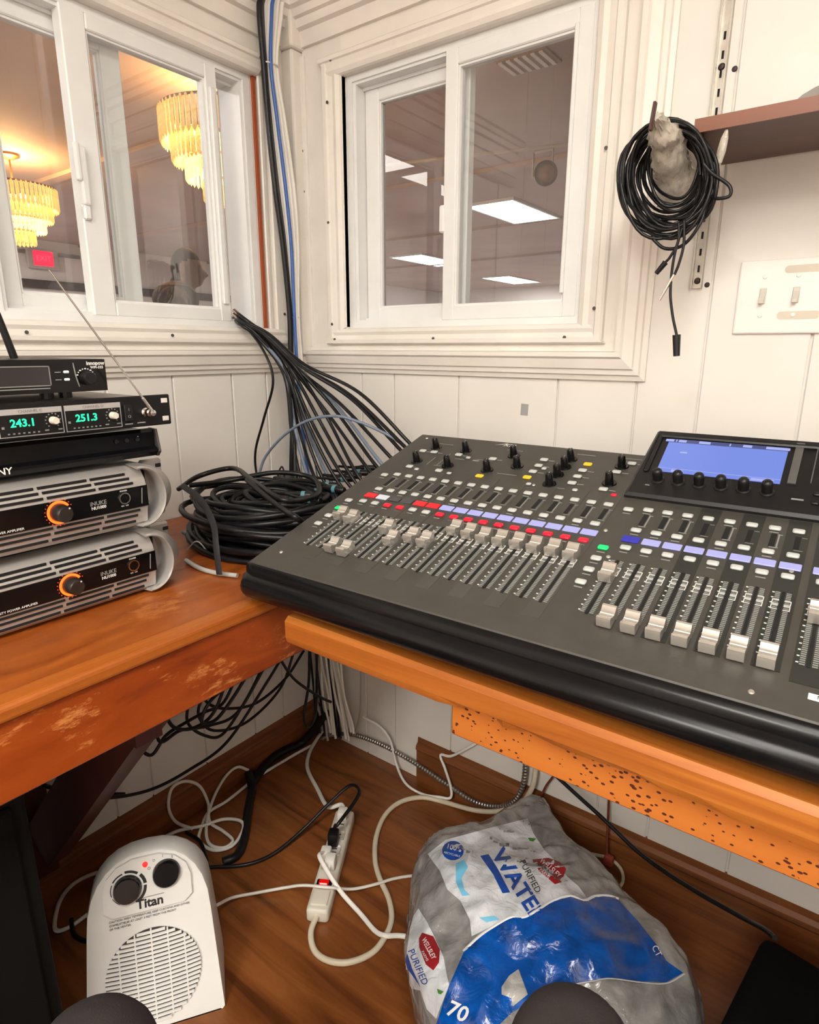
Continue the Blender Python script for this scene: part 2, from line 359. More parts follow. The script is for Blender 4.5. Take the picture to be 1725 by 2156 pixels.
# --- back wall: backing boards, casing, outer moulding, header
ox0, ox1, oz0, oz1 = WX0-0.053, WX1+0.05, WZ0-0.037, WZ1+0.040
trim([MB().box((0.045, -0.011, 1.15), (WX0, 0.001, 1.86))])
trim([MB().box((WX1, -0.011, 1.15), (0.853, 0.001, 2.3))])
trim([MB().box((WX0, -0.011, 1.15), (WX1, 0.001, WZ0)), MB().box((0.045, -0.016, 1.1515), (0.853, -0.009, 1.1665))])
trim([MB().box((WX0, -0.011, WZ1), (WX1, 0.001, 1.86))])
def on_back(x, z, h): return (x, -h, z)
NW = [(0.135, 1.705, .0245), (0.128, 1.45, .0245), (0.131, 1.215, .0245), (0.14, 1.178, .026), (0.44, 1.178, .026), (0.75, 1.178, .026), (0.805, 1.23, .025), (0.805, 1.50, .025), (0.41, 1.788, .026), (0.150, 1.786, .026), (0.70, 1.788, .026)]
NWV = [on_back(*q) for q in NW]
trim([mould((ox0, 0, oz0+0.005), (ox0, 0, oz1), (1, 0, 0), NB, CAS, 0.7, 0.7)], NWV[:3])
trim([mould((ox0-0.004, 0, oz0), (ox1+0.006, 0, oz0), (0, 0, 1), NB, [(d*0.72, h+0.002) for d, h in CAS[:-1]]+[(CAS[-1][0]*.72, 0)], 0.7, 0.9)], NWV[3:6])
trim([mould((ox1, 0, oz0), (ox1, 0, 2.3), (-1, 0, 0), NB, CAS, 0.7, 0)], NWV[6:8])
trim([mould((ox0-0.012, 0, oz1), (WX1+0.01, 0, oz1), (0, 0, -1), NB, [(d*0.8, h+0.003) for d, h in CAS[:-1]]+[(CAS[-1][0]*.8, 0)], 0.8, 0)], NWV[8:])
trim([mould((0.028, 0, 1.098), (0.906, 0, 1.098), (0, 0, 1), NB, OUT, 0, 1.0)])
trim([mould((0.906, 0, 1.098), (0.906, 0, 2.3), (-1, 0, 0), NB, OUT, 1.0, 0)])
HEAD = [(0, 0), (0, 0.020), (0.030, 0.024), (0.034, 0.034), (0.050, 0.036), (0.053, 0.044), (0.066, 0.048), (0.07, 0.058), (0.10, 0.058), (0.104, 0.050), (0.30, 0.050), (0.30, 0)]
trim([mould((0.02, 0, 1.835), (0.853, 0, 1.835), (0, 0, 1), NB, HEAD)])
# --- left wall
NL = (1, 0, 0)
trim([MB().box((-0.001, -0.118, 1.15), (0.011, -0.045, 1.86)), MB().rbox((0.008, -0.104, 1.165), (0.019, -0.062, 1.82), 0.003, 1), MB().rbox((0.008, -0.124, 1.165), (0.015, -0.112, 1.80), 0.002, 1)], [(0.0195, -0.08, 1.24), (0.0195, -0.08, 1.79)], NL)
tag(MB().box((-0.004, -0.1335, 1.203), (0.007, -0.1255, 1.78)).build('trim_30', wood('red_edge', [(0.3, (0.28, 0.05, 0.012)), (0.7, (0.4, 0.085, 0.02))], (9, 9, 1))), kind='structure')
trim([MB().box((-0.001, -1.1, 1.15), (0.011, -0.118, WZ0)), MB().box((0.009, -1.1, 1.1515), (0.016, -0.045, 1.1665))])
trim([MB().box((-0.001, -1.1, WZ1), (0.011, -0.118, 1.86))])
trim([mould((0, -1.1, oz0), (0, -0.07, oz0), (0, 0, 1), NL, [(d*0.72, h+0.002) for d, h in CAS[:-1]]+[(CAS[-1][0]*.72, 0)], 0, 0.4)], [(0.028, -0.41, 1.182), (0.028, -0.70, 1.182)], NL)
trim([mould((0, -1.1, oz1), (0, -0.105, oz1), (0, 0, -1), NL, [(d*0.8, h+0.003) for d, h in CAS[:-1]]+[(CAS[-1][0]*.8, 0)], 0, 0.5)], [(0.029, -0.125, 1.787)], NL)
trim([mould((0, -1.1, 1.098), (0, -0.028, 1.098), (0, 0, 1), NL, OUT)])
trim([mould((0, -1.1, 1.835), (0, -0.02, 1.835), (0, 0, 1), NL, HEAD)])
# --- corner strips
trim([MB().rbox((0.004, -0.045, 1.14), (0.045, -0.004, 1.83), 0.006, 2), MB().rbox((0.030, -0.019, 1.16), (0.056, -0.008, 1.82), 0.003, 2), MB().rbox((0.0, -0.034, 1.10), (0.034, 0.0, 1.16), 0.004, 1)], [(0.043, -0.0195, 1.62), (0.043, -0.0195, 1.53)])
trim([MB().rbox((0.0, -0.052, 1.83), (0.052, 0.0, 2.3), 0.006, 2)])
# --- baseboards
BBP = [(0, 0), (0, 0.013), (0.080, 0.013), (0.086, 0.018), (0.094, 0.016), (0.100, 0.008), (0.113, 0.006), (0.113, 0)]
struct(mould((0.0, BY, 0), (0.0, 0, 0), (0, 0, 1), NL, BBP), 'baseboard_left', BASEW)
struct(mould((0.392, 0, 0), (BX, 0, 0), (0, 0, 1), NB, [(d*1.16, h) for d, h in BBP]), 'baseboard_back', BASEW)

# ------------------------------------------------------------------ sliding windows, built in a local frame: x along, y outward, z up
def sliding_window(name, M, slide, width=0.606):
    root = MB(); zb, zt = WZ0, WZ1; W = width
    # outer frame ring with a track step
    for y0, y1, i0, i1, k in ((0.001, 0.085, 0.0022, 0.021, 1.0), (0.0055, 0.078, 0.021, 0.029, 1.0)):
        root.box((i0, y0, zb+i0*.6), (i1, y1, zt-i0*.6)); root.box((W-i1, y0, zb+i0*.6), (W-i0, y1, zt-i0*.6))
        root.box((i1, y0, zb+i0*.6), (W-i1, y1, zb+i1*.72)); root.box((i1, y0, zt-i1*.72), (W-i1, y1, zt-i0*.6))
    root.box((0.029, 0.031, zb+.021), (W-0.029, 0.034, zb+0.027)); root.box((0.029, 0.031, zt-0.027), (W-0.029, 0.034, zt-.021))
    root.xf(M); r = struct(root, name, VINYL)
    def sash(x0, x1, y0, y1, z0, z1, st, rail, st2=None):
        s = MB(); st2 = st if st2 is None else st2
        for a, c in (((x0, z0), (x0+st, z1)), ((x1-st2, z0), (x1, z1)), ((x0+st, z0), (x1-st2, z0+rail)), ((x0+st, z1-rail), (x1-st2, z1))):
            s.rbox((a[0], y0, a[1]), (c[0], y1, c[1]), 0.0022, 1)
        e = 0.004; gx0, gx1, gz0, gz1 = x0+st, x1-st2, z0+rail, z1-rail
        s.box((gx0, y0+0.005, gz0), (gx0+e, y1-0.004, gz1)); s.box((gx1-e, y0+0.005, gz0), (gx1, y1-0.004, gz1))
        s.box((gx0+e, y0+0.005, gz0), (gx1-e, y1-0.004, gz0+e)); s.box((gx0+e, y0+0.005, gz1-e), (gx1-e, y1-0.004, gz1))
        s.xf(M); so = s.build('sash', VINYL, r)
        ym = (y0+y1)/2
        MB().add([(gx0+.002, ym, gz0+.002), (gx1-.002, ym, gz0+.002), (gx1-.002, ym, gz1-.002), (gx0+.002, ym, gz1-.002)], [(0, 1, 2, 3)]).xf(M).build('pane', GLASS, so)
        return so
    return r, sash
# back wall window: local x = world x
Mb = T(WX0-0.002, 0, 0)
win2, sash = sliding_window('window_2', Mb, 0)
rear = sash(0.030, 0.315, 0.036, 0.060, 1.224, 1.735, 0.040, 0.030)
front = sash(0.277, 0.5915, 0.0, 0.028, 1.217, 1.7435, 0.030, 0.031)
MB().rbox((0.268, -0.004, 1.40), (0.281, 0.012, 1.455), 0.003, 1).xf(Mb).build('pull', VINYL, front)
MB().rbox((0.555, -0.003, 1.262), (0.563, 0.006, 1.72), 0.002, 1).xf(Mb).build('pull_rail', VINYL, front)
# left wall window: local x runs along world -y .. mirrored so that x=0 is at WY1 (near the corner)
Ml = Matrix(((0, -1, 0, 0), (-1, 0, 0, WY1), (0, 0, 1, 0), (0, 0, 0, 1)))
win1, sash = sliding_window('window_1', Ml, 0)
rear = sash(0.295, 0.576, 0.036, 0.060, 1.224, 1.735, 0.040, 0.030)
front = sash(0.094, 0.424, 0.0, 0.028, 1.217, 1.7435, 0.030, 0.028, 0.046)
b = MB().rbox((0.408, -0.010, 1.415), (0.424, 0.006, 1.515), 0.004, 2); b.rbox((0.420, -0.012, 1.455), (0.432, -0.002, 1.52), 0.004, 2); b.rbox((0.410, -0.008, 1.39), (0.424, 0.006, 1.416), 0.003, 1)
b.xf(Ml).build('latch', VINYL, front)
MB().rbox((0.103, -0.006, 1.255), (0.117, 0.006, 1.70), 0.002, 1).xf(Ml).build('pull_rail', VINYL, front)

# ================================================================== HALL beyond the glass
HALLC = mat('hall_ceiling', (0.44, 0.33, 0.295), 0.75, var=0.12, vscale=0.9)
HALLW = mat('hall_wall', (0.74, 0.70, 0.69), 0.7, var=0.05, vscale=1.0)
HALLF = mat('hall_carpet', (0.36, 0.31, 0.30), 0.9)
HX0, HX1, HY0, HY1, HZ = -9.72, 5.0, -6.0, 15.0, 2.8
b = MB(); b.box((HX0, HY0, -0.05), (-0.12, HY1, 0)); b.box((-0.12, 0.12, -0.05), (HX1, HY1, 0)); struct(b, 'floor_hall', HALLF)
b = MB(); b.box((HX0, HY0, HZ), (-0.12, HY1, HZ+0.06)); b.box((-0.12, 0.12, HZ), (HX1, HY1, HZ+0.06)); hallc = struct(b, 'ceiling_hall', HALLC)
# flat ceiling battens of the hall
for y in (2.1, 4.4, 6.9, 9.6): MB().box((HX0, y, HZ-0.035), (HX1, y+0.11, HZ)).build('batten', HALLC, hallc)
struct(MB().box((HX0-0.1, HY0, 0), (HX0, HY1, HZ)), 'wall_hall_left', HALLW)
struct(MB().box((HX0, HY1, 0), (HX1, HY1+0.1, HZ)), 'wall_hall_back', HALLW)
struct(MB().box((HX1, 0, 0), (HX1+0.1, HY1, HZ)), 'wall_hall_right', HALLW)
struct(MB().box((HX0, HY0-0.1, 0), (0, HY0, HZ)), 'wall_hall_front', HALLW)
railm = mat('hall_rail', (0.07, 0.055, 0.06), 0.5)
struct(MB().rbox((HX0, 1.2, 2.07), (HX0+0.06, 9.0, 2.20), 0.01, 1), 'trim_41', railm)
# hall ceiling light panels; the last two are added unseen, brightening the far wall
PANEL = mat('panel_diffuser', (0.9, 0.9, 0.9), 0.5, emit=9.0, ecol=(1.0, 0.97, 0.94))
for (x, y, sx, sy, lab) in ((-2.66, 6.2, 0.60, 1.22, 'large ceiling light panel nearest the back window, seen through its right pane'),
                            (-5.95, 9.15, 0.66, 1.5, 'ceiling light panel of the hall seen through the left pane of the back window'),
                            (-6.28, 13.1, 0.70, 1.6, 'farthest small ceiling light panel low in the right pane of the back window'),
                            (-8.0, 1.1, 0.60, 1.22, 'unseen light panel added to brighten the exit wall of the hall'),
                            (-2.66, -3.0, 0.60, 1.22, 'unseen light panel added to brighten the hall beside the booth')):
    t = thing('ceiling_light', lab, 'ceiling light', (x, y, HZ-0.03), 0, 'hall ceiling light panels')
    MB().box((-sx/2, -sy/2, 0.002), (sx/2, sy/2, 0.028)).build('diffuser', PANEL, t, world=False)
    fr = MB()
    for a, c in (((-sx/2-.03, -sy/2-.03), (-sx/2, sy/2+.03)), ((sx/2, -sy/2-.03), (sx/2+.03, sy/2+.03)), ((-sx/2, -sy/2-.03), (sx/2, -sy/2)), ((-sx/2, sy/2), (sx/2, sy/2+.03))):
        fr.box((a[0], a[1], 0), (c[0], c[1], 0.03))
    fr.build('frame', VINYL, t, world=False)
    area('hall_panel_light', (x, y, HZ-0.04), sx, sy, 190 if x < -7.5 else 95, (1, 0.95, 0.9))
# ceiling vent
t = thing('ceiling_vent', 'slatted air vent in the hall ceiling above the back window', 'vent', (-0.69, 2.58, HZ-0.02))
MB().box((-.16, -.11, 0.008), (.16, .11, 0.02)).build('backing', mat('vent_brown', (0.28, 0.15, 0.08), 0.6), t, world=False)
for i in range(6): MB().box((-.15+i*.052, -.10, 0.0), (-.125+i*.052, .10, 0.01)).build('slat', HALLW, t, world=False)
# stage lamp on a bar
t = thing('stage_lamp', 'round spot lamp hanging from a bar under the hall ceiling', 'lamp', (-1.05, 3.62, 2.45))
wp = mat('lamp_white', (0.5, 0.47, 0.44), 0.45)
br = mat('lamp_glass_amber', (0.45, 0.27, 0.14), 0.25)
aim = Matrix.Translation((0, 0, 0)) @ Vector((0.55, -0.80, -0.12)).to_track_quat('Z', 'Y').to_matrix().to_4x4()
MB().lathe([(0.0, -0.14), (0.045, -0.13), (0.065, -0.06), (0.070, 0.02), (0.085, 0.035), (0.085, 0.07), (0.072, 0.07)], 28, aim).build('housing', wp, t, world=False, smooth=40)
MB().lathe([(0.0, 0.075), (0.04, 0.07), (0.072, 0.055)], 28, aim).build('lens', br, t, world=False, smooth=40)
MB().lathe([(0.072, 0.055), (0.088, 0.055), (0.088, 0.08), (0.072, 0.08), (0.072, 0.055)], 28, aim).build('rim', mat('lamp_rim_brown', (0.12, 0.06, 0.035), 0.5), t, world=False, smooth=40)
MB().box((-0.10, -0.01, 0), (-0.092, 0.01, 0.17)).box((0.06, -0.01, 0), (0.068, 0.01, 0.17)).box((-0.1, -0.01, 0.16), (0.068, 0.01, 0.17)).build('yoke', wp, t, world=False)
tag(MB().cyl((-2.9, 3.1, 2.63), (-0.3, 3.78, 2.63), 0.012, n=8).cyl((-0.62, 3.7, 2.63), (-0.62, 3.7, HZ), 0.006, n=6).cyl((-2.6, 3.18, 2.63), (-2.6, 3.18, HZ), 0.006, n=6).build('lamp_bar', wp), 'thin lighting bar slung under the hall ceiling behind the spot lamp', 'bar')
# exit sign on the far wall
t = thing('exit_sign', 'lit red exit sign in a grey case on the far hall wall', 'sign', (HX0+0.02, 3.78, 2.36))
MB().rbox((0, -.24, 0), (.06, .24, .30), 0.02, 2).build('case', mat('sign_case', (0.5, 0.45, 0.44), 0.5), t, world=False)
MB().rbox((.05, -.15, .05), (.07, .15, .27), 0.012, 2).build('face', mat('sign_red', (0.7, 0.02, 0.06), 0.5, emit=1.4, ecol=(1.0, 0.015, 0.06)), t, world=False)
Mt = T(.072, 0, .16) @ Matrix(((0, 0, 1, 0), (1, 0, 0, 0), (0, 1, 0, 0), (0, 0, 0, 1)))
MB().text('EXIT', 0.11, Mt, depth=0.001).build('lettering', mat('sign_letters', (0.8, 0.15, 0.2), 0.5, emit=1.0, ecol=(1.0, 0.08, 0.14)), t, world=False)
MB().box((0, -.55, .22), (.03, .60, .27)).build('bracket', mat('sign_bar', (0.22, 0.2, 0.2), 0.6), t, world=False)
# chandeliers
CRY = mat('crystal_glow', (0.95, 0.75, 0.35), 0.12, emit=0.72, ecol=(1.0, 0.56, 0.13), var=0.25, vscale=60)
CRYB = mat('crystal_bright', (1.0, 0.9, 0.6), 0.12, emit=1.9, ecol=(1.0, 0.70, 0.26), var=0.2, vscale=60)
BRASS = mat('aged_brass', (0.35, 0.17, 0.05), 0.35, metal=0.9)
def chandelier(loc, topz, sc, rod, label):
    t = thing('chandelier', label, 'chandelier', (loc[0], loc[1], HZ), 0, 'hall chandeliers')
    MB().lathe([(0, 0), (0.09, 0), (0.085, -0.02), (0.03, -0.045), (0.0, -0.05)], 20).build('canopy', BRASS, t, world=False, smooth=40)
    if rod: MB().tube([(0, 0, -0.04), (0.004, 0, -0.12), (-0.004, 0, -0.2), (0, 0, topz-HZ)], 0.008, 6).build('chain', BRASS, t, world=False)
    else: MB().cyl((0, 0, -0.04), (0, 0, topz-HZ), 0.008, n=6).build('stem', BRASS, t, world=False)
    z0 = topz-HZ
    tiers = [(0.36, 0.0, 0.20, 58), (0.30, -0.15, 0.15, 50), (0.225, -0.27, 0.13, 38), (0.125, -0.385, 0.13, 22)]
    for k, (r, dz, ln, n) in enumerate(tiers):
        r *= sc; ln *= sc; zt_ = z0+dz*sc; w_ = 2*math.pi*r/n*0.40
        me = MB().add([(0, -w_, 0), (0.012*sc, 0, 0), (0, w_, 0), (-0.012*sc, 0, 0), (0, -w_, -ln*.86), (0.012*sc, 0, -ln*.86), (0, w_, -ln*.86), (-0.012*sc, 0, -ln*.86), (0, 0, -ln), (0, 0, ln*0.06)],
                      [(0, 1, 5, 4), (1, 2, 6, 5), (2, 3, 7, 6), (3, 0, 4, 7), (4, 5, 8), (5, 6, 8), (6, 7, 8), (7, 4, 8), (1, 0, 9), (2, 1, 9), (3, 2, 9), (0, 3, 9)]).mesh('crystal', CRYB if k == 2 else CRY)
        for i in range(n):
            a = 2*math.pi*i/n; link('crystal', me, t, T(r*math.cos(a), r*math.sin(a), zt_) @ Matrix.Rotation(a, 4, 'Z'))
        MB().lathe([(r-0.006, zt_-0.008), (r+0.006, zt_-0.008), (r+0.006, zt_+0.008), (r-0.006, zt_+0.008), (r-0.006, zt_-0.008)], 32).build('ring', BRASS, t, world=False)
    bulb = MB().lathe([(0, -0.03), (0.02, -0.02), (0.026, 0.0), (0.02, 0.02), (0, 0.03)], 12).mesh('bulb', mat('bulb_glow', (1, 0.9, 0.7), 0.3, emit=30, ecol=(1.0, 0.72, 0.35)), 60)
    for i in range(6):
        a = i*math.pi/3; link('bulb', bulb, t, T(0.17*sc*math.cos(a), 0.17*sc*math.sin(a), z0-0.10*sc))
    l = bpy.data.lights.new('chandelier_light', 'POINT'); l.energy = 50; l.color = (1.0, 0.55, 0.20); l.shadow_soft_size = 0.1
    lo = bpy.data.objects.new('chandelier_light', l); COL.objects.link(lo); lo.location = (loc[0], loc[1], topz+0.06)
chandelier((-5.18, 1.56), 2.53, 0.93, True, 'crystal chandelier on a chain seen through the left pane of the left window')
chandelier((-2.4, 1.67), 2.60, 1.02, False, 'crystal chandelier half hidden by the sash stile in the left window')
# ================================================================== COUNTERS
TZ = 0.78
t = thing('wooden_counter', 'orange-brown wooden counter along the left wall carrying the stacked amplifiers', 'counter', (0.27, -0.9, 0.0))
MB().box((0.008, -1.75, 0.752), (0.530, -0.006, TZ)).build('top', COUNTER, t)
MB().rbox((0.521, -1.75, 0.762), (0.556, -0.10, TZ+0.003), 0.006, 3).build('nosing', NOSING, t)
MB().rbox((0.524, -1.75, 0.664), (0.549, -0.02, 0.763), 0.003, 1).build('apron', APRON, t)
for y0 in (-0.80, ):
    for dy, w_ in ((0.0, 0.038), ):
        # diagonal bracket from the counter front down to the wall
        p0, p1 = Vector((0.50, y0, 0.70)), Vector((0.078, y0-0.02, 0.215)); d = (p1-p0).normalized(); nrm = Vector((0, 1, 0)); up = d.cross(nrm)
        b = MB(); vs_ = []
        for p in (p0, p1):
            for sy, su in ((-1, -1), (1, -1), (1, 1), (-1, 1)): vs_.append(p+nrm*(sy*0.019)+up*(su*0.045))
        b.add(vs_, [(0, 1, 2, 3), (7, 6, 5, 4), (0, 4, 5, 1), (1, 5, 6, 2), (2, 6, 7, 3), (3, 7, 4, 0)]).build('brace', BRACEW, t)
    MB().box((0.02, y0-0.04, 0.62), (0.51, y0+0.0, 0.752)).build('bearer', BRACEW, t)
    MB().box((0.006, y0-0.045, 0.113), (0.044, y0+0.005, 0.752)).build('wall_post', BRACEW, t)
# black box added to fill the dark area under the counter
t2 = thing('dark_fill_box', 'black box added to fill the dark area under the left counter', 'dark filler', (0.25, -1.26, 0))
MB().rbox((0.02, -1.60, 0.02), (0.43, -0.955, 0.60), 0.006, 2).build('body', mat('dark_fill_black', (0.005, 0.005, 0.005), 0.8, spec=0.2), t2)
MB().rbox((0.43, -1.58, 0.04), (0.44, -0.975, 0.58), 0.003, 1).build('grille', mat('dark_fill_cloth', (0.006, 0.006, 0.006), 0.9, spec=0.1, bump=0.3, bscale=900), t2)  # front face of the added dark box
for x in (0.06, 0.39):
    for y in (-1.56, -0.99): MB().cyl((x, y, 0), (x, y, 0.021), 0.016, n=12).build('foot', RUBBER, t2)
t = thing('wooden_board', 'thick orange wooden board under the mixing console along the back wall', 'counter', (1.2, -0.33, 0.0))
b = MB(); nseg = 60; x0, x1 = 0.618, 2.395
vs_ = []; fs_ = []
for i in range(nseg+1):
    x = x0+(x1-x0)*i/nseg
    ch = 0.006*max(0, noise.noise(Vector((x*22, 3.1, 0.4))))+(0.010 if 0.915 < x < 0.955 else 0)
    for (y, z) in ((-0.010, TZ), (-0.650, TZ), (-0.657, TZ-0.006), (-0.657, TZ-0.030), (-0.655+ch, TZ-0.040+ch*1.2), (-0.010, TZ-0.040)): vs_.append((x, y, z))
for i in range(nseg):
    for j in range(6): fs_.append((i*6+j, i*6+(j+1) % 6, (i+1)*6+(j+1) % 6, (i+1)*6+j))
fs_ += [tuple(range(6)), tuple(reversed(range(nseg*6, nseg*6+6)))]
b.add(vs_, fs_).build('top', BOARD, t)
MB().rbox((0.895, -0.642, 0.692), (2.39, -0.600, 0.7405), 0.003, 1).build('cleat', CLEAT, t)
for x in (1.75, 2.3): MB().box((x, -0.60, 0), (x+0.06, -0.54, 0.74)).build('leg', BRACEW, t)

# ================================================================== MIXING CONSOLE
KS = 0.465/0.45
mx = thing('mixing_console', 'large dark grey digital mixing console with rows of faders and a blue screen', 'mixing console', (0.532, -0.643, TZ), R(1.35))
SL = R(17); DKZ = 0.064; WID = 0.905
DM = T(0, 0, DKZ) @ Matrix.Rotation(SL, 4, 'X')
def at(u, v, h=0.0): return DM @ T(u*KS, v*KS, h)
DL = 0.470*KS; yb, zb_ = DL*math.cos(SL), DKZ+DL*math.sin(SL)
# lower body (dark) with side profile, deck plate on top, rounded front bumper
MX = Matrix(((0, 0, 1, 0), (1, 0, 0, 0), (0, 1, 0, 0), (0, 0, 0, 1)))   # prism polygon (y,z) extruded along x
MB().prism([(0.03, 0.004), (yb-0.03, 0.004), (yb-0.005, 0.03), (yb-0.002, zb_-0.02), (0.004, DKZ-0.016), (0.0, 0.030)], 0.004, WID-0.004, MX).build('body', BLACKM, mx, world=False)
b = MB().prism([(0.0, DKZ-0.006), (yb, zb_-0.014), (yb+0.003, zb_-0.006), (yb, zb_), (0.0, DKZ), (-0.0015, DKZ-0.003)], 0.0, WID, MX)
b.build('deck', DECK, mx, world=False)
bump = [(0.004, DKZ-0.001), (-0.006, DKZ-0.003), (-0.010, DKZ-0.010), (-0.011, DKZ-0.016), (-0.020, DKZ-0.018), (-0.027, DKZ-0.024), (-0.030, DKZ-0.031), (-0.029, DKZ-0.039), (-0.024, DKZ-0.046), (-0.012, DKZ-0.053), (0.012, 0.004), (0.05, 0.002), (0.05, DKZ-0.02)]
b = MB(); NB_ = len(bump); vs_ = []; fs_ = []
sec = [(0.020, 0.45), (0.006, 0.75), (-0.004, 0.93), (-0.008, 1.0), (WID+0.008, 1.0), (WID+0.004, 0.93), (WID-0.006, 0.75)]
sec = [(-0.004, 0.55), (0.004, 0.85), (0.014, 1.0), (WID-0.014, 1.0), (WID-0.004, 0.85), (WID+0.004, 0.55)]
for x, s_ in sec:
    for y, z in bump: vs_.append((x, (y if y > 0 else y*s_), z))
for i in range(len(sec)-1):
    for j in range(NB_): fs_.append((i*NB_+j, i*NB_+(j+1) % NB_, (i+1)*NB_+(j+1) % NB_, (i+1)*NB_+j))
fs_ += [tuple(range(NB_)), tuple(reversed(range((len(sec)-1)*NB_, len(sec)*NB_)))]
b.add(vs_, fs_).build('bumper', mat('bumper_black', (0.005, 0.005, 0.0055), 0.24, spec=0.22, var=0.2, bump=0.02, bscale=800), mx, world=False, smooth=50)
for x in (0.0, WID):
    MB().prism([(0.005, 0.012), (yb, 0.02), (yb, zb_-0.004), (0.005, DKZ-0.004)], x-0.006, x+0.006, MX).build('side_cheek', BLACKP, mx, world=False)
# dark bands behind some channels
for u0, u1, v0, v1 in ((0.5445, 0.569, 0.048, 0.328), (0.595, 0.6195, 0.048, 0.328), (0.6455, 0.670, 0.048, 0.328), (0.678, 0.709, 0.040, 0.328)):
    MB().box((u0*KS, v0*KS, 0), (u1*KS, v1*KS, 0.0006)).xf(DM).build('band', DECKD, mx, world=False)
for i in range(16):
    if i % 2: MB().rbox(((0.0565+i*.0247-.0105)*KS, .036*KS, 0), ((0.0565+i*.0247+.0105)*KS, .335*KS, 0.0005), 0.0002, 1).xf(DM).build('band', mat('deck_mid', (0.058, 0.056, 0.048), 0.5, var=0.1), mx, world=False)
# --- shared meshes
bt = MB().rbox((-.0068, -.0048, 0), (.0068, .0048, .0035), 0.0024, 2)
b_grey = bt.mesh('button', BTN, 50)
def colored(me, m):
    c = me.copy(); c.materials.clear(); c.materials.append(m); return c
b_red, b_grn, b_yel = colored(b_grey, L_RED), colored(b_grey, L_GRN), colored(b_grey, L_YEL)
b_small = MB().rbox((-.0042, -.0034, 0), (.0042, .0034, .003), 0.002, 2).mesh('small_button', BTN, 50)
b_smallred = colored(b_small, L_RED)
lcd = MB().rbox((-.0112, -.0068, 0), (.0112, .0068, .002), 0.0008, 1)
lcd_l = lcd.mesh('channel_display', LCD_L)
lcds = {'l': lcd_l, 'w': colored(lcd_l, LCD_W), 'r': colored(lcd_l, LCD_R), 'b': colored(lcd_l, LCD_B), 'k': colored(lcd_l, LCD_K)}
slot = MB().box((-.0017, 0, 0), (.0017, .1135, .0012)).mesh('fader_slot', DARK)
cap_prof = [(-0.0125, 0.0), (-0.0135, 0.0085), (-0.0125, 0.0125), (-0.010, 0.0132), (-0.006, 0.0105), (-0.001, 0.0092), (0.004, 0.0105), (0.008, 0.0140), (0.011, 0.0142), (0.0125, 0.0125), (0.0125, 0.0)]
MXc = Matrix(((0, 0, 1, 0), (1, 0, 0, 0), (0, 1, 0, 0), (0, 0, 0, 1)))
capm = MB().prism(cap_prof, -0.0078, 0.0078, MXc @ T(0, 0.0025, 0)).mesh('fader_cap', CAPM, 35)
line = MB().box((-.0078, -.0002, .0118), (.0078, .0014, .0122)).mesh('cap_line', INK)
def scale_mesh(dense):
    s = MB()
    for sx in (-1, 1):
        for k in range(36): s.box((sx*.0030, .002+k*.0031, .0004), (sx*.0078, .0036+k*.0031, .0009), 1)
    for k in range(12):
        y = .004+k*.0096; s.box((-.0108, y, .0003), (-.0084, y+.0014, .0009), 0)
    for y in (.080, .0895):
        for sx in (-1, 1):
            s.box((sx*.0026, y, .0004), (sx*.0092, y+.0008, .0011), 0); s.box((sx*.0026, y+.0072, .0004), (sx*.0092, y+.008, .0011), 0); s.box((sx*.0084, y+.0008, .0004), (sx*.0092, y+.0072, .0011), 0)
    return s.mesh('fader_scale', [INK, INKG])
scm = scale_mesh(True)
mtr = MB().box((-.0032, 0, 0), (.0032, .030, .0006), 0).box((.0048, .0, 0), (.0066, .030, .0005), 1).box((.004, .028, 0), (.0095, .0294, .0006), 1).box((-.002, -.0025, 0), (.0075, -.0012, .0006), 1).mesh('level_meter', [DARK, INKG])
cap_txt = MB().box((-.0052, -.0105, 0), (.0052, -.0088, .0005)).mesh('caption', INKG)
def strip(u, lcdk, muteme, capv, su=1.0):
    link('button', b_grey, mx, at(u, .3012)); link('caption', cap_txt, mx, at(u, .3012+.001))
    link('level_meter', mtr, mx, at(u+.001, .2605))
    link('button', b_grey, mx, at(u, .2463)); link('caption', cap_txt, mx, at(u, .2463))
    link('channel_display', lcds[lcdk], mx, at(u, .2235))
    link('button', muteme, mx, at(u, .2025)); link('caption', cap_txt, mx, at(u, .2025))
    link('fader_scale', scm, mx, at(u, .0635)); link('fader_slot', slot, mx, at(u, .0635))
    c = link('fader_cap', capm, mx, at(u, capv)); link('cap_line', line, c, Matrix.Identity(4))
caps1 = [.139, .1345, .060, .0585, .128, .1035, .120, .1165, .1575, .1555, .152, .153, .1545, .1535, .1545, .153]
kinds = ['r', 'w', 'k', 'k', 'r', 'r']+['l']*10
mutes = [b_grey, b_grey, b_red, b_red, b_grey, b_grey]+[b_red]*10
for i in range(16): strip(0.0565+.0247*i, kinds[i], mutes[i], caps1[i]+.009)
for i in range(8): strip(0.4815+.0252*i, 'b' if i == 0 else 'l', b_grey, (.126 if i == 0 else .0495)+.009)
strip(0.6905, 'l', b_grey, .131+.009)
for u, ys in ((.030, (.197, .1705, .145, .1197)), (.456, (.194, .1685, .143, .116))):
    for k, v in enumerate(ys):
        link('button', b_grn if k == (1 if u < .1 else 0) else b_grey, mx, at(u, v)); link('caption', cap_txt, mx, at(u, v))
link('button', b_grey, mx, at(.034, .294)); link('caption', cap_txt, mx, at(.034, .294)); link('button', b_grey, mx, at(.4565, .2955)); link('caption', cap_txt, mx, at(.4565, .2955))
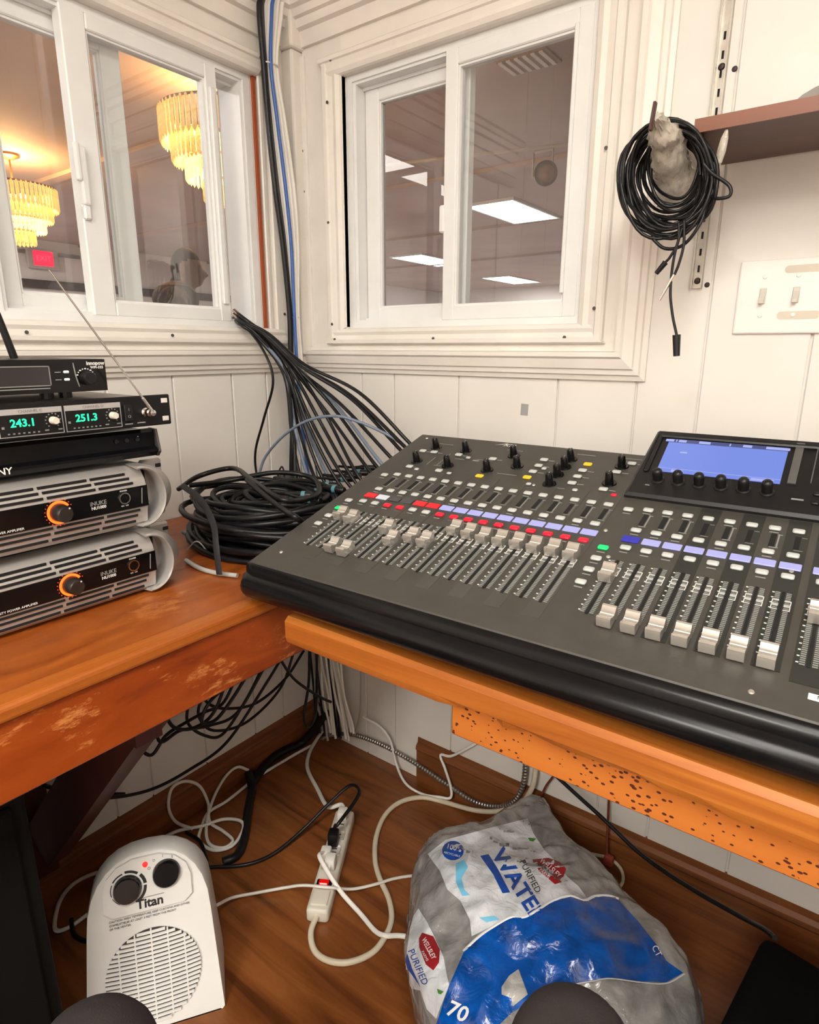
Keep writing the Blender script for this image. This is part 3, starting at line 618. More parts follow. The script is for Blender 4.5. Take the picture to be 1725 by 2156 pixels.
# rotary knobs of the channel section
kn = MB().lathe([(0.0, 0.020), (0.0045, 0.020), (0.0056, 0.0185), (0.0066, 0.004), (0.0068, 0.002), (0.0108, 0.002), (0.0115, 0.0), (0.0, 0.0)], 18)
knm = kn.mesh('rotary_knob', GLOSSB, 40)
ptr = MB().box((-.0006, 0.0, .0198), (.0006, .0046, .0204)).mesh('pointer', INKG)
drift = 0.0236
for u, v in ((.0533, .4214), (.0508, .3605), (.118, .4219), (.1183, .3587), (.1944, .3631), (.2127, .4251), (.2369, .3894), (.3113, .4361), (.3131, .4066), (.313, .3778), (.3142, .3459), (.3966, .433), (.3979, .374)):
    k = link('rotary_knob', knm, mx, at(u+drift*v, v-drift*u)); link('pointer', ptr, k, Matrix.Identity(4))
for u, v in ((.0376, .4001), (.0622, .4012), (.052, .3362), (.1147, .4024), (.1145, .3368), (.1837, .4029), (.2705, .4224), (.2711, .3997), (.2716, .3772), (.3453, .402), (.3455, .3806), (.3459, .358), (.3962, .4109), (.397, .3522), (.4085, .445)):
    link('button', b_grey, mx, at(u+drift*v, v-drift*u)); link('caption', cap_txt, mx, at(u+drift*v+.013, v-drift*u+.0095))
for u, v in ((.1941, .3382), (.2717, .3557), (.3449, .4246)): link('button', b_yel, mx, at(u+drift*v, v-drift*u))
for u, v in ((.0715, .3306), (.1383, .396), (.1377, .3328), (.284, .3359), (.3589, .3381), (.284, .392)): link('small_button', b_small, mx, at(u+drift*v, v-drift*u))
link('small_button', b_smallred, mx, at(.425, .330))
# printed outlines and the maker's lettering on the deck
pr_ = MB()
for u, v, du, dv in ((.06, .437, .03, .0012), (.125, .385, .018, .001), (.10, .352, .02, .001), (.105, .352, .001, .05), (.085, .352, .001, .03), (.20, .44, .03, .001), (.325, .45, .03, .0015), (.225, .352, .035, .001), (.165, .392, .03, .001), (.16, .385, .012, .004), (.33, .33, .02, .001), (.404, .452, .03, .0012), (.404, .441, .02, .0015)):
    pr_.box((u*KS, v*KS, 0), ((u+du)*KS, (v+dv)*KS, .0005))
pr_.xf(DM).build('deck_print', INKG, mx, world=False)
MB().text('X32', .0135, at(.197, .4585), bold=0.0002, space=1.1).add([(DM @ Vector((.168*KS, .4545*KS, .0004))), (DM @ Vector((.19*KS, .4625*KS, .0004))), (DM @ Vector((.19*KS, .466*KS, .0004)))], [(0, 1, 2)]).build('lettering', INK, mx, world=False)
MB().text('MAIN', .0066, at(.7085, .0275, .0012)).build('lettering', INKB, mx, world=False)
MB().rbox((.694*KS, .0235*KS, 0), (.723*KS, .0315*KS, .0012), .0005, 1).xf(DM).build('name_plate', INK, mx, world=False)
# deck screws
scw = MB().lathe([(0, .0012), (.0022, .0012), (.003, 0)], 12).mesh('screw', STEEL)
for u, v in ((.445, .236), (.468, .178), (.66, .215), (.652, .014), (.708, .012), (.03, .035), (.30, .33), (.02, .455)): link('screw', scw, mx, at(u, v))
# display module: wedge-shaped black bezel standing proud of the deck
def dk(u, v, h): return DM @ Vector((u*KS, v*KS, h))
du0, du1 = .4395, .86
front_v, back_v, hb = .3300, .478, .040
b = MB(); n_ = 0
ring = []
def bez(o, hh):
    return [dk(du0+o, front_v+o, .004+hh), dk(du1-o, front_v+o, .004+hh), dk(du1-o, back_v-o, hb+hh), dk(du0+o+.006, back_v-o, hb+hh)]
outer = [dk(du0, front_v, 0), dk(du1, front_v, 0), dk(du1, back_v+.004, 0), dk(du0, back_v+.004, 0)]
r1 = bez(0.0, 0.0); r2 = bez(0.004, 0.004); 
vs_ = outer+r1+r2
fs_ = [(0, 1, 5, 4), (1, 2, 6, 5), (2, 3, 7, 6), (3, 0, 4, 7), (4, 5, 9, 8), (5, 6, 10, 9), (6, 7, 11, 10), (7, 4, 8, 11), (8, 9, 10, 11), (3, 2, 1, 0)]
b.add(vs_, fs_).build('display_bezel', mat('bezel_black', (0.006, 0.006, 0.0065), 0.42, var=0.1), mx, world=False, smooth=30)
# frame on the bezel plane: origin at its lower-left corner
e0 = dk(du0+.004, front_v+.004, .008); ex = (dk(du1-.004, front_v+.004, .008)-e0).normalized(); ey_ = (dk(du0+.004, back_v-.004, hb+.004)-e0); ey = ey_.normalized(); ez = ex.cross(ey)
BM = Matrix((ex, ey, ez)).transposed().to_4x4(); BM.translation = e0
SCP = []
def onb(x, y):   # photograph point to bezel-plane coordinates
    return x, y
BH = ey_.length
sx0, sx1, sy0, sy1 = .027, .188, .052, .131
MB().box((sx0, sy0, -.001), (sx1, sy1, .0006)).xf(BM).build('screen', SCREEN, mx, world=False)
sc_ = MB().box((sx0, sy1-.0085, .0004), (sx1, sy1-.0005, .0010), 1)
for a, c in ((.022, .034), (.037, .0385), (.041, .052), (.07, .086), (.112, .114), (.13, .142), (.16, .19)): sc_.box((a, sy1-.0075, .0008), (c, sy1-.002, .0012), 0)
sc_.box((sx0+.022, sy0+.046, .0004), (sx0+.032, sy0+.049, .001), 0); sc_.box((sx0+.02, sy0+.0012, .0004), (sx0+.036, sy0+.006, .001), 0); sc_.box((sx1-.036, sy0+.0012, .0004), (sx1-.008, sy0+.006, .001), 0)
sc_.box((sx0, sy0+.008, .0004), (sx1, sy0+.0085, .001), 0)
sc_.xf(BM).build('screen_print', [SCREENL, SCREEND], mx, world=False)
MB().rbox((.012, sy1+.001, 0), (.40, sy1+.008, .004), .002, 1).rbox((.008, sy0-.004, 0), (.0165, sy1+.008, .0025), .002, 1).xf(BM).build('screen_hood', BLACKP, mx, world=False)
skm = MB().lathe([(0.0, 0.0205), (0.0045, 0.020), (0.0066, 0.0175), (0.0072, 0.013), (0.0068, 0.002), (0.0095, 0.001), (0.0095, 0), (0, 0)], 20).mesh('screen_knob', BLACKP, 50)
for i in range(6): link('screen_knob', skm, mx, BM @ T(.034+i*.0283, .033, 0))
MB().box((.196, .055, 0), (.206, .143, .0016)).box((.222, .06, 0), (.2235, .14, .002)).xf(BM).build('meter_column', mat('meter_grey', (0.10, 0.10, 0.095), 0.4), mx, world=False)
MB().box((.02, .018, 0), (.026, .0195, .0008)).box((.205, .024, 0), (.219, .0265, .0008)).xf(BM).build('lettering', INKG, mx, world=False)
for k in range(2):
    link('small_button', colored(b_small, BLACKP), mx, BM @ T(.232, .022+k*.017, 0))

# ================================================================== STACK OF RACK GEAR on the left counter
FX = 0.378
MY = Matrix(((0, 0, 1, 0), (1, 0, 0, 0), (0, 1, 0, 0), (0, 0, 0, 1)))      # local (a,b,c) -> x=c, y=a, z=b
def amp(zb0, label, yr):
    """power amplifier; front faces +x, right-hand handle at y = yr"""
    t = thing('power_amplifier', label, 'amplifier', (0.28, yr-0.24, zb0), 0, 'silver power amplifiers')
    H, yl = 0.096, yr-0.482
    o = Vector((0.28, yr-0.24, zb0))
    def loc(mb): return mb.xf(T(-o.x, -o.y, -o.z))
    loc(MB().rbox((0.135, yl+0.03, zb0+0.004), (FX-0.03, yr-0.03, zb0+H-0.006), 0.003, 1)).build('case', BLACKM, t, world=False)
    # curved silver front: profile in (z, x)
    prof = [(0.0, -.045), (0.0, -0.010), (0.006, -0.003), (0.022, 0.0), (0.032, 0.002), (0.062, 0.002), (0.072, 0.0), (0.086, -0.010), (0.092, -0.022), (0.094, -0.045)]
    q = MB(); pr2 = [(FX+x, zb0+z) for z, x in prof]
    MX2 = Matrix(((1, 0, 0, 0), (0, 0, 1, 0), (0, 1, 0, 0), (0, 0, 0, 1)))   # (a,b,c)-> x=a, y=c, z=b
    q.prism(pr2, yl+0.03, yr-0.050, MX2)
    loc(q).build('front_panel', SILVER, t, world=False, smooth=35)
    # black gloss window
    loc(MB().box((FX, yl+0.03, zb0+0.031), (FX+0.0032, yr-0.049, zb0+0.063))).build('fascia', GLOSSB, t, world=False)
    # grille slots, three rows above and two below, in three fields
    for rows, zz in (((0.067, 0.0740, 0.0805), 1), ((0.0075, 0.0165, 0.0245), 0)):
        for k, z in enumerate(rows):
            for a, c in ((yr-0.122, yr-0.070), (yr-0.193, yr-0.127), (yr-0.31, yr-0.198), (yr-0.42, yr-0.315)):
                sh = (k*0.006 if zz else -k*0.006)
                xoff = {0.067: 0.0012, 0.0740: -0.0022, 0.0805: -0.0068, 0.0245: 0.0006, 0.0165: -0.0012, 0.0075: -0.0024}[z]
                loc(MB().box((FX+xoff-0.004, a-sh*0.6, zb0+z), (FX+xoff+0.0012, c-sh*0.6, zb0+z+0.0036))).build('grille_slot', DARK, t, world=False)
    # volume knob with glowing ring
    Mk = T(FX+0.0032, yr-0.181, zb0+0.047) @ RY(90)
    loc(MB().lathe([(0.0, 0.020), (0.009, 0.020), (0.0115, 0.017), (0.0125, 0.0), (0.0, 0.0)], 28, Mk)).build('volume_knob', mat('amp_knob', (0.022, 0.016, 0.014), 0.35), t, world=False, smooth=40)
    def arc(r0, r1, a0, a1, n, x):
        s = MB(); vs_ = []; fs_ = []
        for i in range(n+1):
            a = R(a0+(a1-a0)*i/n)
            for r in (r0, r1): vs_.append((FX+x, yr-0.181+r*math.cos(a), zb0+0.047+r*math.sin(a)))
        for i in range(n): fs_.append((2*i, 2*i+1, 2*i+3, 2*i+2))
        s.add(vs_, fs_); return s
    loc(arc(0.0128, 0.0163, 30, 285, 36, 0.0042)).build('glow_ring', O_RING, t, world=False)
    loc(arc(0.0100, 0.0129, 60, 280, 36, 0.0046)).build('glow_ring', O_RING2, t, world=False)
    dots = MB()
    for i in range(17):
        a = R(25+i*16.2); dots.box((FX+0.0032, yr-0.181+0.0185*math.cos(a)-.0005, zb0+0.047+0.0185*math.sin(a)-.0005), (FX+0.0042, yr-0.181+0.0185*math.cos(a)+.0005, zb0+0.047+0.0185*math.sin(a)+.0005))
    loc(dots).build('dial_marks', O_RING2, t, world=False)
    loc(MB().cyl((FX+0.0232, yr-0.1755, zb0+0.0545), (FX+0.0236, yr-0.1755, zb0+0.0545), 0.0012, n=10)).build('pointer', INK, t, world=False)
    # power button, lettering
    Mp = T(FX+0.0032, yr-0.087, zb0+0.049) @ RY(90)
    loc(MB().lathe([(0.0072, 0.0), (0.0088, 0.0), (0.0088, 0.0025), (0.0072, 0.0025), (0.0072, 0.0)], 24, Mp)).build('button_ring', CHROME, t, world=False, smooth=40)
    loc(MB().lathe([(0.0, 0.0018), (0.0072, 0.0018), (0.0072, 0.0)], 20, Mp)).build('power_button', GLOSSB, t, world=False, smooth=40)
    def txt(s, size, y, z, mm=INK, bold=0.0, x=0.0034): loc(MB().text(s, size, T(FX+x, y, z) @ Matrix(((0, 0, 1, 0), (1, 0, 0, 0), (0, 1, 0, 0), (0, 0, 0, 1))), bold=bold)).build('lettering', mm, t, world=False)
    txt('POWER', 0.0032, yr-0.087, zb0+0.0600); txt('NU1000', 0.0062, yr-0.126, zb0+0.0425, INK, 0.00012); txt('iNUKE', 0.0085, yr-0.126, zb0+0.0490, INKG, 0.0001)
    txt('ON   OFF', 0.0028, yr-0.087, zb0+0.0375); txt('HIGH-DENSITY POWER AMPLIFIER', 0.0046, yr-0.262, zb0+0.0345, INK)
    loc(MB().cyl((FX+0.0032, yr-0.060, zb0+0.036), (FX+0.0042, yr-0.058, zb0+0.060), 0.0007, n=6)).build('edge_line', INKG, t, world=False)
    # handle: broad half-ring bulging out at the end
    for sgn, yc in ((1, yr-0.060), (-1, yl+0.060)):
        s = MB(); vs_ = []; fs_ = []; n = 24
        for i in range(n+1):
            a = R(-96+192*i/n)
            cy, cz = math.cos(a), math.sin(a)
            for (r, x) in ((0.038, -0.034), (0.034, 0.009), (0.036, 0.013), (0.039, 0.010), (0.061, -0.012), (0.061, -0.034)):
                vs_.append((FX+x*(0.8+0.2*cy), yc+sgn*(r*cy), zb0+0.047+(0.047 if r < .05 else .0475)*(r/.038 if r < .038 else 1)*cz))
        for i in range(n):
            for j in range(6): fs_.append((i*6+j, i*6+(j+1) % 6, (i+1)*6+(j+1) % 6, (i+1)*6+j))
        fs_ += [tuple(range(6)), tuple(reversed(range(n*6, n*6+6)))]
        loc(s.add(vs_, fs_)).build('handle', SILVER, t, world=False, smooth=40)
        e0_, e1_ = (yr-0.012, yr+0.002) if sgn > 0 else (yl-0.002, yl+0.012)
        ear = MB().rbox((FX-0.044, min(e0_, e1_)-0.022, zb0+0.002), (FX-0.034, max(e0_, e1_), zb0+0.094), 0.003, 1)
        loc(ear).build('rack_ear', SILVER, t, world=False)
        for zz in (0.010, 0.080):
            loc(MB().rbox((FX-0.0345, (e0_+e1_)/2-0.005, zb0+zz), (FX-0.0325, (e0_+e1_)/2+0.005, zb0+zz+0.006), 0.001, 1)).build('ear_hole', DARK, t, world=False)
    for y in (yl+0.06, yr-0.08):
        loc(MB().cyl((FX-0.06, y, zb0-0.004), (FX-0.06, y, zb0+0.004), 0.008, n=10)).build('foot', RUBBER, t, world=False)
    return t
amp(TZ+0.0045, 'silver and black power amplifier at the bottom of the stack', -0.658)
amp(TZ+0.1105, 'silver and black power amplifier stacked on the other amplifier', -0.660)
def front_txt(root, s, size, x, y, z, m, bold=0.0, align='CENTER', name='lettering'):
    o = root.location
    return MB().text(s, size, T(x-o.x, y-o.y, z-o.z) @ Matrix(((0, 0, 1, 0), (1, 0, 0, 0), (0, 1, 0, 0), (0, 0, 0, 1))), bold=bold, align=align).build(name, m, root, world=False)
# --- disc player
z0 = 0.990
t = thing('disc_player', 'slim black disc player between the amplifiers and the wireless receiver', 'disc player', (0.26, -0.89, z0))
MB().rbox((0.12, -1.105, z0+0.004), (0.345, -0.678, z0+0.042), 0.002, 1).build('case', BLACKM, t)
MB().prism([(0.340, z0+0.006), (0.362, z0+0.003), (0.368, z0+0.010), (0.368, z0+0.014), (0.360, z0+0.018), (0.360, z0+0.040), (0.354, z0+0.045), (0.340, z0+0.044)], -1.105, -0.676, Matrix(((1, 0, 0, 0), (0, 0, 1, 0), (0, 1, 0, 0), (0, 0, 0, 1)))).build('front_panel', GLOSSB, t)
MB().prism([(0.345, z0+0.004), (0.363, z0+0.002), (0.370, z0+0.010), (0.363, z0+0.044), (0.345, z0+0.045)], -0.676, -0.672, Matrix(((1, 0, 0, 0), (0, 0, 1, 0), (0, 1, 0, 0), (0, 0, 0, 1)))).build('end_trim', mat('player_trim', (0.12, 0.11, 0.11), 0.3, metal=0.6), t)
front_txt(t, 'SONY', 0.0125, 0.3685, -0.902, z0+0.0105, INK, 0.0002)
for y in (-0.705, -0.722, -0.738): MB().cyl((0.359, y, z0+0.031), (0.3625, y, z0+0.031), 0.0032, n=14).build('button', BLACKP, t)
MB().cyl((0.3625, -0.7046, z0+0.0355), (0.3632, -0.7046, z0+0.0355), 0.0006, n=8).build('indicator', INK, t)
for (a, c) in ((-0.69, -0.70), (-1.09, -1.08)): MB().cyl((0.33, (a+c)/2, z0-0.001), (0.33, (a+c)/2, z0+0.005), 0.008, n=10).build('foot', RUBBER, t)
# --- rack wireless receiver
z0 = 1.0415; RXF = 0.380
t = thing('wireless_receiver', 'black rack receiver with green numbers 243.1 and 251.3 and a thin antenna', 'receiver', (0.28, -0.9, z0))
MB().box((0.16, -1.10, z0+0.001), (RXF-0.004, -0.690, z0+0.0435)).build('case', mat('receiver_case', (0.30, 0.28, 0.26), 0.5), t)
MB().rbox((RXF-0.005, -1.138, z0), (RXF, -0.656, z0+0.0455), 0.0015, 1).build('front_panel', BLACKM, t)
for z in (z0+0.006, z0+0.033): MB().rbox((RXF-0.001, -0.671, z), (RXF+0.0006, -0.6605, z+0.007), 0.0005, 1).build('rack_hole', mat('hole_white', (0.75, 0.72, 0.68), 0.5), t)
for yc, num, ch in ((-0.776, '251.3', 'CHANNEL D'), (-0.858, '243.1', 'CHANNEL C')):
    fr = MB()
    for a, c in (((yc-.0395, z0+.003), (yc+.0395, z0+.0038)), ((yc-.0395, z0+.0038), (yc-.0387, z0+.0312)), ((yc+.0387, z0+.0038), (yc+.0395, z0+.0312))): fr.box((RXF-.0002, a[0], a[1]), (RXF+.0004, c[0], c[1]))
    fr.box((RXF-.0002, yc-.0395, z0+.0312), (RXF+.0005, yc+.0395, z0+.0385)); fr.build('channel_frame', mat('frame_grey', (0.42, 0.41, 0.40), 0.5), t)
    front_txt(t, ch, 0.0052, RXF+.0006, yc, z0+.0348, mat('print_dim', (0.22, 0.21, 0.2), 0.6))
    front_txt(t, num, 0.0138, RXF+.0003, yc-.0105, z0+.0200, G_SEG, 0.0003, name='green_display')
    Mk = T(RXF, yc+.0265, z0+.0205) @ RY(90)
    MB().lathe([(0, .010), (.0042, .010), (.0050, .008), (.0052, 0), (0, 0)], 20, Mk).build('volume_knob', mat('cream_knob', (0.75, 0.72, 0.62), 0.4), t, smooth=40)
    d = MB()
    for i in range(11):
        a = R(-50+i*28); d.box((RXF, yc+.0265+.0092*math.cos(a)-.0008, z0+.0205+.0092*math.sin(a)-.0008), (RXF+.0005, yc+.0265+.0092*math.cos(a)+.0008, z0+.0205+.0092*math.sin(a)+.0008))
    for i in range(7): d.box((RXF, yc-.030+i*.006, z0+.0065), (RXF+.0005, yc-.0275+i*.006, z0+.0082))
    d.box((RXF, yc+.015, z0+.0075), (RXF+.0005, yc+.020, z0+.0092)); d.box((RXF, yc+.032, z0+.0075), (RXF+.0005, yc+.0375, z0+.0092)); d.box((RXF, yc-.036, z0+.014), (RXF+.0005, yc-.033, z0+.017))
    d.build('panel_print', INKG, t)
MB().rbox((RXF-.002, -0.7325, z0+.010), (RXF+.004, -0.7195, z0+.0345), .001, 1).build('power_switch', BLACKP, t)
front_txt(t, 'I', .006, RXF+.0042, -0.726, z0+.027, INKG); front_txt(t, 'O', .006, RXF+.0042, -0.726, z0+.017, INKG)
MB().box((RXF, -0.732, z0+.005), (RXF+.0004, -0.720, z0+.0068)).box((RXF, -0.713, z0+.0055), (RXF+.0004, -0.700, z0+.0072)).build('panel_print', INKG, t)
Ma = T(RXF, -0.700, z0+.0215) @ RY(90)
ant = MB().lathe([(0, 0), (.0065, 0), (.0065, .004), (.0045, .005), (.0045, .010), (.0060, .011), (.0060, .017), (.0045, .018), (.0045, .024), (0, .025)], 18, Ma)
ao = ant.build('antenna_base', CHROME, t, smooth=40)
A0 = Vector((RXF+.022, -0.6985, z0+.0215)); A1 = PX(103, 568, 'x', RXF+.018)
MB().tube([A0, A0+(A1-A0)*.12, A0+(A1-A0)*.121, A1], [.0022, .0022, .0016, .0011], 8).build('antenna', CHROME, ao, smooth=40)
# --- small wireless receiver on top
z0 = 1.0955; IXF = 0.365
t = thing('microphone_receiver', 'small black microphone receiver on top of the stack with a dark display', 'receiver', (0.28, -0.85, z0))
MB().rbox((0.19, -0.955, z0+.001), (IXF, -0.7445, z0+.0448), .0015, 1).build('case', BLACKM, t)
MB().box((IXF, -0.955, z0+.0012), (IXF+.0015, -0.7445, z0+.0446)).build('fascia', GLOSSB, t)
fr = MB()
for a, c in (((-.936, z0+.0105), (-.821, z0+.0118)), ((-.936, z0+.0355), (-.821, z0+.0368)), ((-.8222, z0+.0105), (-.821, z0+.0368)), ((-.936, z0+.0105), (-.9348, z0+.0368))): fr.box((IXF+.001, a[0], a[1]), (IXF+.0024, c[0], c[1]))
fr.build('display_frame', INKG, t)
MB().box((IXF+.001, -.9348, z0+.0118), (IXF+.002, -.8222, z0+.0355)).build('display', mat('display_black', (0.02, 0.02, 0.022), 0.1), t)
MB().box((IXF+.001, -.93, z0+.0068), (IXF+.002, -.823, z0+.0082)).build('panel_print', INKG, t)
for z in (z0+.0165, z0+.0265):
    MB().rbox((IXF, -.8035, z), (IXF+.004, -.7965, z+.0035), .001, 1).build('button', mat('white_key', (0.8, 0.8, 0.78), 0.4, emit=0.3), t)
    MB().box((IXF+.001, -.815, z+.001), (IXF+.002, -.807, z+.0022)).build('panel_print', INKG, t)
MB().tube([(IXF+.001, -.789, z0+.040), (IXF+.002, -.7875, z0+.022), (IXF+.001, -.784, z0+.008)], .0009, 6).build('edge_line', INKG, t)
Mk = T(IXF+.0015, -.7735, z0+.0195) @ RY(90)
MB().lathe([(0, .013), (.0075, .013), (.0090, .0105), (.0095, 0), (0, 0)], 24, Mk).build('volume_knob', BLACKP, t, smooth=40)
d = MB()
for i in range(9):
    a = R(20+i*17.5); rr = .0125; s_ = .0007 if i % 2 else .0013
    d.box((IXF+.001, -.7735+rr*math.cos(a)-s_, z0+.0195+rr*math.sin(a)-.0008), (IXF+.002, -.7735+rr*math.cos(a)+s_, z0+.0195+rr*math.sin(a)+.0008))
d.build('dial_marks', INK, t)
front_txt(t, 'innopow', .0072, IXF+.0018, -.7585, z0+.0392, INK, .00022); front_txt(t, 'WM-333', .0050, IXF+.0018, -.7570, z0+.0335, INK, .0001)
for y in (-.79, -.815, -.93): MB().cyl((IXF-.03, y, z0-.008), (IXF-.03, y, z0+.003), .009, n=12).build('foot', RUBBER, t)
B0 = PX(30, 752, 'x', .24); B1 = PX(-30, 600, 'x', .24); B0.z = z0+.0448
MB().tube([B0, B0+(B1-B0)*.5, B1], [.0055, .005, .004], 10).build('antenna', RUBBER, t, smooth=40)
# ================================================================== WALL THINGS (right)
# slotted shelf standard
t = thing('shelf_standard', 'worn slotted metal shelf standard screwed to the white wall', 'shelf standard', (0.978, -0.005, 1.258))
MB().box((-.0085, -.004, 0), (.0085, 0, 1.0)).box((-.0085, -.012, 0), (-.0068, -.003, 1.0)).box((.0068, -.012, 0), (.0085, -.003, 1.0)).build('channel', STEEL, t, world=False)
sl = MB().box((-.0016, -.0052, 0), (.0016, -.0035, .011)).mesh('slot', DARK)
for k in range(36):
    if k not in (14,): link('slot', sl, t, T(0, 0, .026+k*.0265))
sc2 = MB().lathe([(0, .0035), (.004, .0025), (.0055, 0)], 14, RX(90)).mesh('screw', mat('dark_screw', (0.05, 0.035, 0.035), 0.5, metal=0.5), 40)
for z in (.012, .333, .66): link('screw', sc2, t, T(0, -.004, z))
for x, z in ((0.997, 1.585), (0.9935, 1.263)):
    tag(MB().lathe([(0, .002), (.0035, .0015), (.0045, 0)], 12, T(x, -.005, z) @ RX(90)).build('wall_screw', mat('dark_screw', (0, 0, 0)), smooth=40), 'small dark screw in the white wall beside the ' + ('upper' if z > 1.4 else 'lower end of the') + ' shelf standard', 'screw')
# shelf
t = thing('wall_shelf', 'dark brown wooden shelf board on the wall at upper right', 'shelf', (1.6, -0.1, 1.445))
MB().box((0.997, -0.2035, 1.4455), (2.1, -0.017, 1.4625)).build('board', SHELFW, t)
MB().box((0.997, -0.2065, 1.4452), (2.1, -0.2035, 1.4628)).build('front_edge', SHELFE, t)
for x in (0.978, 1.79):
    b = MB().prism([(-0.012, 1.405), (-0.012, 1.444), (-0.235, 1.444), (-0.235, 1.436)], x-.0012, x+.0012, MX)
    b.build('bracket', STEEL, t)
tag(MB().lathe([(0.0, 0.0), (0.07, 0.0), (0.115, 0.018), (0.118, 0.018), (0.072, -0.001), (0, -0.001)], 32, T(1.215, -0.09, 1.4645)).build('plate', mat('pale_plastic', (0.8, 0.79, 0.75), 0.35, alpha=0.45), smooth=40), 'pale shallow plastic plate lying on the brown shelf', 'plate')
# switch plate
t = thing('switch_plate', 'white painted switch plate with two toggles on the wall below the shelf', 'switch plate', (1.13, -0.005, 1.181))
MB().rbox((-.087, -.006, 0), (.098, 0, .115), .003, 2).build('plate', mat('switch_white', (0.86, 0.85, 0.80), 0.3, var=0.03), t, world=False)
tan = mat('bare_patch', (0.66, 0.60, 0.49), 0.5)
def stad(x0, x1, zc, r):
    pts = [(x1+r*math.cos(R(a)), zc+r*math.sin(R(a))) for a in range(-90, 91, 15)]+[(x0+r*math.cos(R(a)), zc+r*math.sin(R(a))) for a in range(90, 271, 15)]
    return MB().prism(pts, -.0064, -.0055, Matrix(((1, 0, 0, 0), (0, 0, 1, 0), (0, 1, 0, 0), (0, 0, 0, 1))))
stad(-.016, .035, .0985, .0058).build('slot_cover', tan, t, world=False); stad(-.018, .030, .0285, .0062).build('slot_cover', tan, t, world=False)
for x in (-.0485, -.0015, .0455):
    MB().rbox((x-.0052, -.0072, .047), (x+.0052, -.004, .0715), .001, 1).build('toggle_frame', mat('toggle_cream', (0.62, 0.59, 0.52), 0.35), t, world=False)
    MB().prism([(-.006, .0535), (-.0165, .0475), (-.0165, .0525), (-.007, .0655), (-.006, .0655)], x-.0036, x+.0036, MX).build('toggle', mat('toggle_cream', (0, 0, 0)), t, world=False)
    for z in (.029, .089): MB().lathe([(0, .0018), (.003, .0012), (.0036, 0)], 12, T(x, -.006, z) @ RX(90)).build('screw', mat('switch_white', (0, 0, 0)), t, world=False)
# grey tape
tag(MB().rbox((-.0085, -.0008, -.012), (.0085, 0, .012), .0003, 1).xf(T(0.662, -.0052, 1.032) @ RY(2)).build('tape_patch', mat('grey_tape', (0.36, 0.36, 0.35), 0.5)), 'small grey tape patch on the white wall above the console', 'tape')
# bubble-wrapped bracket arm and hung cable coil
BUB = mat('bubble_wrap', (0.55, 0.51, 0.43), 0.14, var=0.30, vscale=55, alpha=0.86, bump=0.7, bscale=120)
p0, p1 = PX(1379, 246, 'y', -.265), PX(1432, 405, 'y', -.10)
pts = spline([p0, p0.lerp(p1, .3)+Vector((0.002, 0, 0.003)), p0.lerp(p1, .65), p1], 12)
b = MB(); n = 40; vs_ = []; fs_ = []
d = (p1-p0).normalized(); a_ = d.orthogonal().normalized(); b_ = d.cross(a_)
for i, p in enumerate(pts):
    s_ = i/(len(pts)-1); r0 = 0.0155+0.015*s_; r0 *= min(1, .35+2.6*s_+.001) if s_ < .25 else 1
    for j in range(n):
        an = 2*math.pi*j/n; q = p+(a_*math.cos(an)+b_*math.sin(an))*r0
        bb = max(0, math.sin(j*2*math.pi/n*10)*math.sin(s_*52+(j//4 % 2)*1.57)); q += (a_*math.cos(an)+b_*math.sin(an))*(0.0034*bb+0.006*noise.noise(q*38)); vs_.append(q)
k = len(pts); fs_ = [(i*n+j, i*n+(j+1) % n, (i+1)*n+(j+1) % n, (i+1)*n+j) for i in range(k-1) for j in range(n)]+[tuple(reversed(range(n))), tuple(range((k-1)*n, k*n))]
t = thing('bubble_wrap_sleeve', 'crumpled clear bubble wrap sleeve padding the bracket arm beside the shelf', 'bubble wrap', p1)
b.add(vs_, fs_).build('wrap', BUB, t, smooth=50)
MB().rbox((-.002, -.004, -.017), (.002, .004, .017), .001, 1).xf(T(*(PX(1375, 245, 'y', -.278))) @ RY(6)).build('bracket_tip', mat('rust_brown', (0.06, 0.025, 0.018), 0.5), t)
MB().lathe([(0, -.022), (.006, -.018), (.0085, -.004), (.007, .012), (.003, .022), (0, .023)], 14, T(*(PX(1521, 312, 'y', -.20))) @ RY(8) @ Matrix.Diagonal((.7, .5, 1, 1))).build('wrap_fold', BUB, t)
# coil
CY = -.185
def cp(x, y, dy=0.0): return PX(x, y, 'y', CY+dy)
t = thing('cable_coil', 'black coiled cable hung over the bubble-wrapped bracket by the shelf', 'cable coil', cp(1410, 372))
rnd = random.Random(3)
for k in range(24):
    cx, cy = 1408+rnd.uniform(-7, 12), 372+rnd.uniform(-6, 10); rx, ry = 101-k*1.6+rnd.uniform(-6, 6), 120-k*1.9+rnd.uniform(-8, 6)
    if k > 18: rx, ry, cy = 58+rnd.uniform(-8, 10), 74+rnd.uniform(-10, 8), 350+rnd.uniform(-10, 16); cx = 1420
    ph = rnd.uniform(-6, 6); pts = []
    for i in range(41):
        a = 2*math.pi*i/40; wob = 1+0.03*math.sin(3*a+k)+0.02*math.sin(5*a+2*k)
        x, y = cx+rx*wob*math.cos(a), cy+ry*wob*math.sin(a)
        x += 0.16*(372-y)*0.12
        pts.append(cp(x, y, 0.016*math.sin(a*1+k)+rnd.uniform(-.002, .002)+0.0020*(k-12)))
    pts[-1] = pts[0]
    MB().tube(pts, .0024, 8).build('loop', RUBBER, t, smooth=60)
MB().tube(spline([cp(1482, 345, -.03), cp(1500, 365, -.03), cp(1535, 390, -.03), cp(1537, 412, -.03), cp(1512, 418, -.03), cp(1495, 412, -.02)]), .0024, 8).build('loop', RUBBER, t, smooth=60)
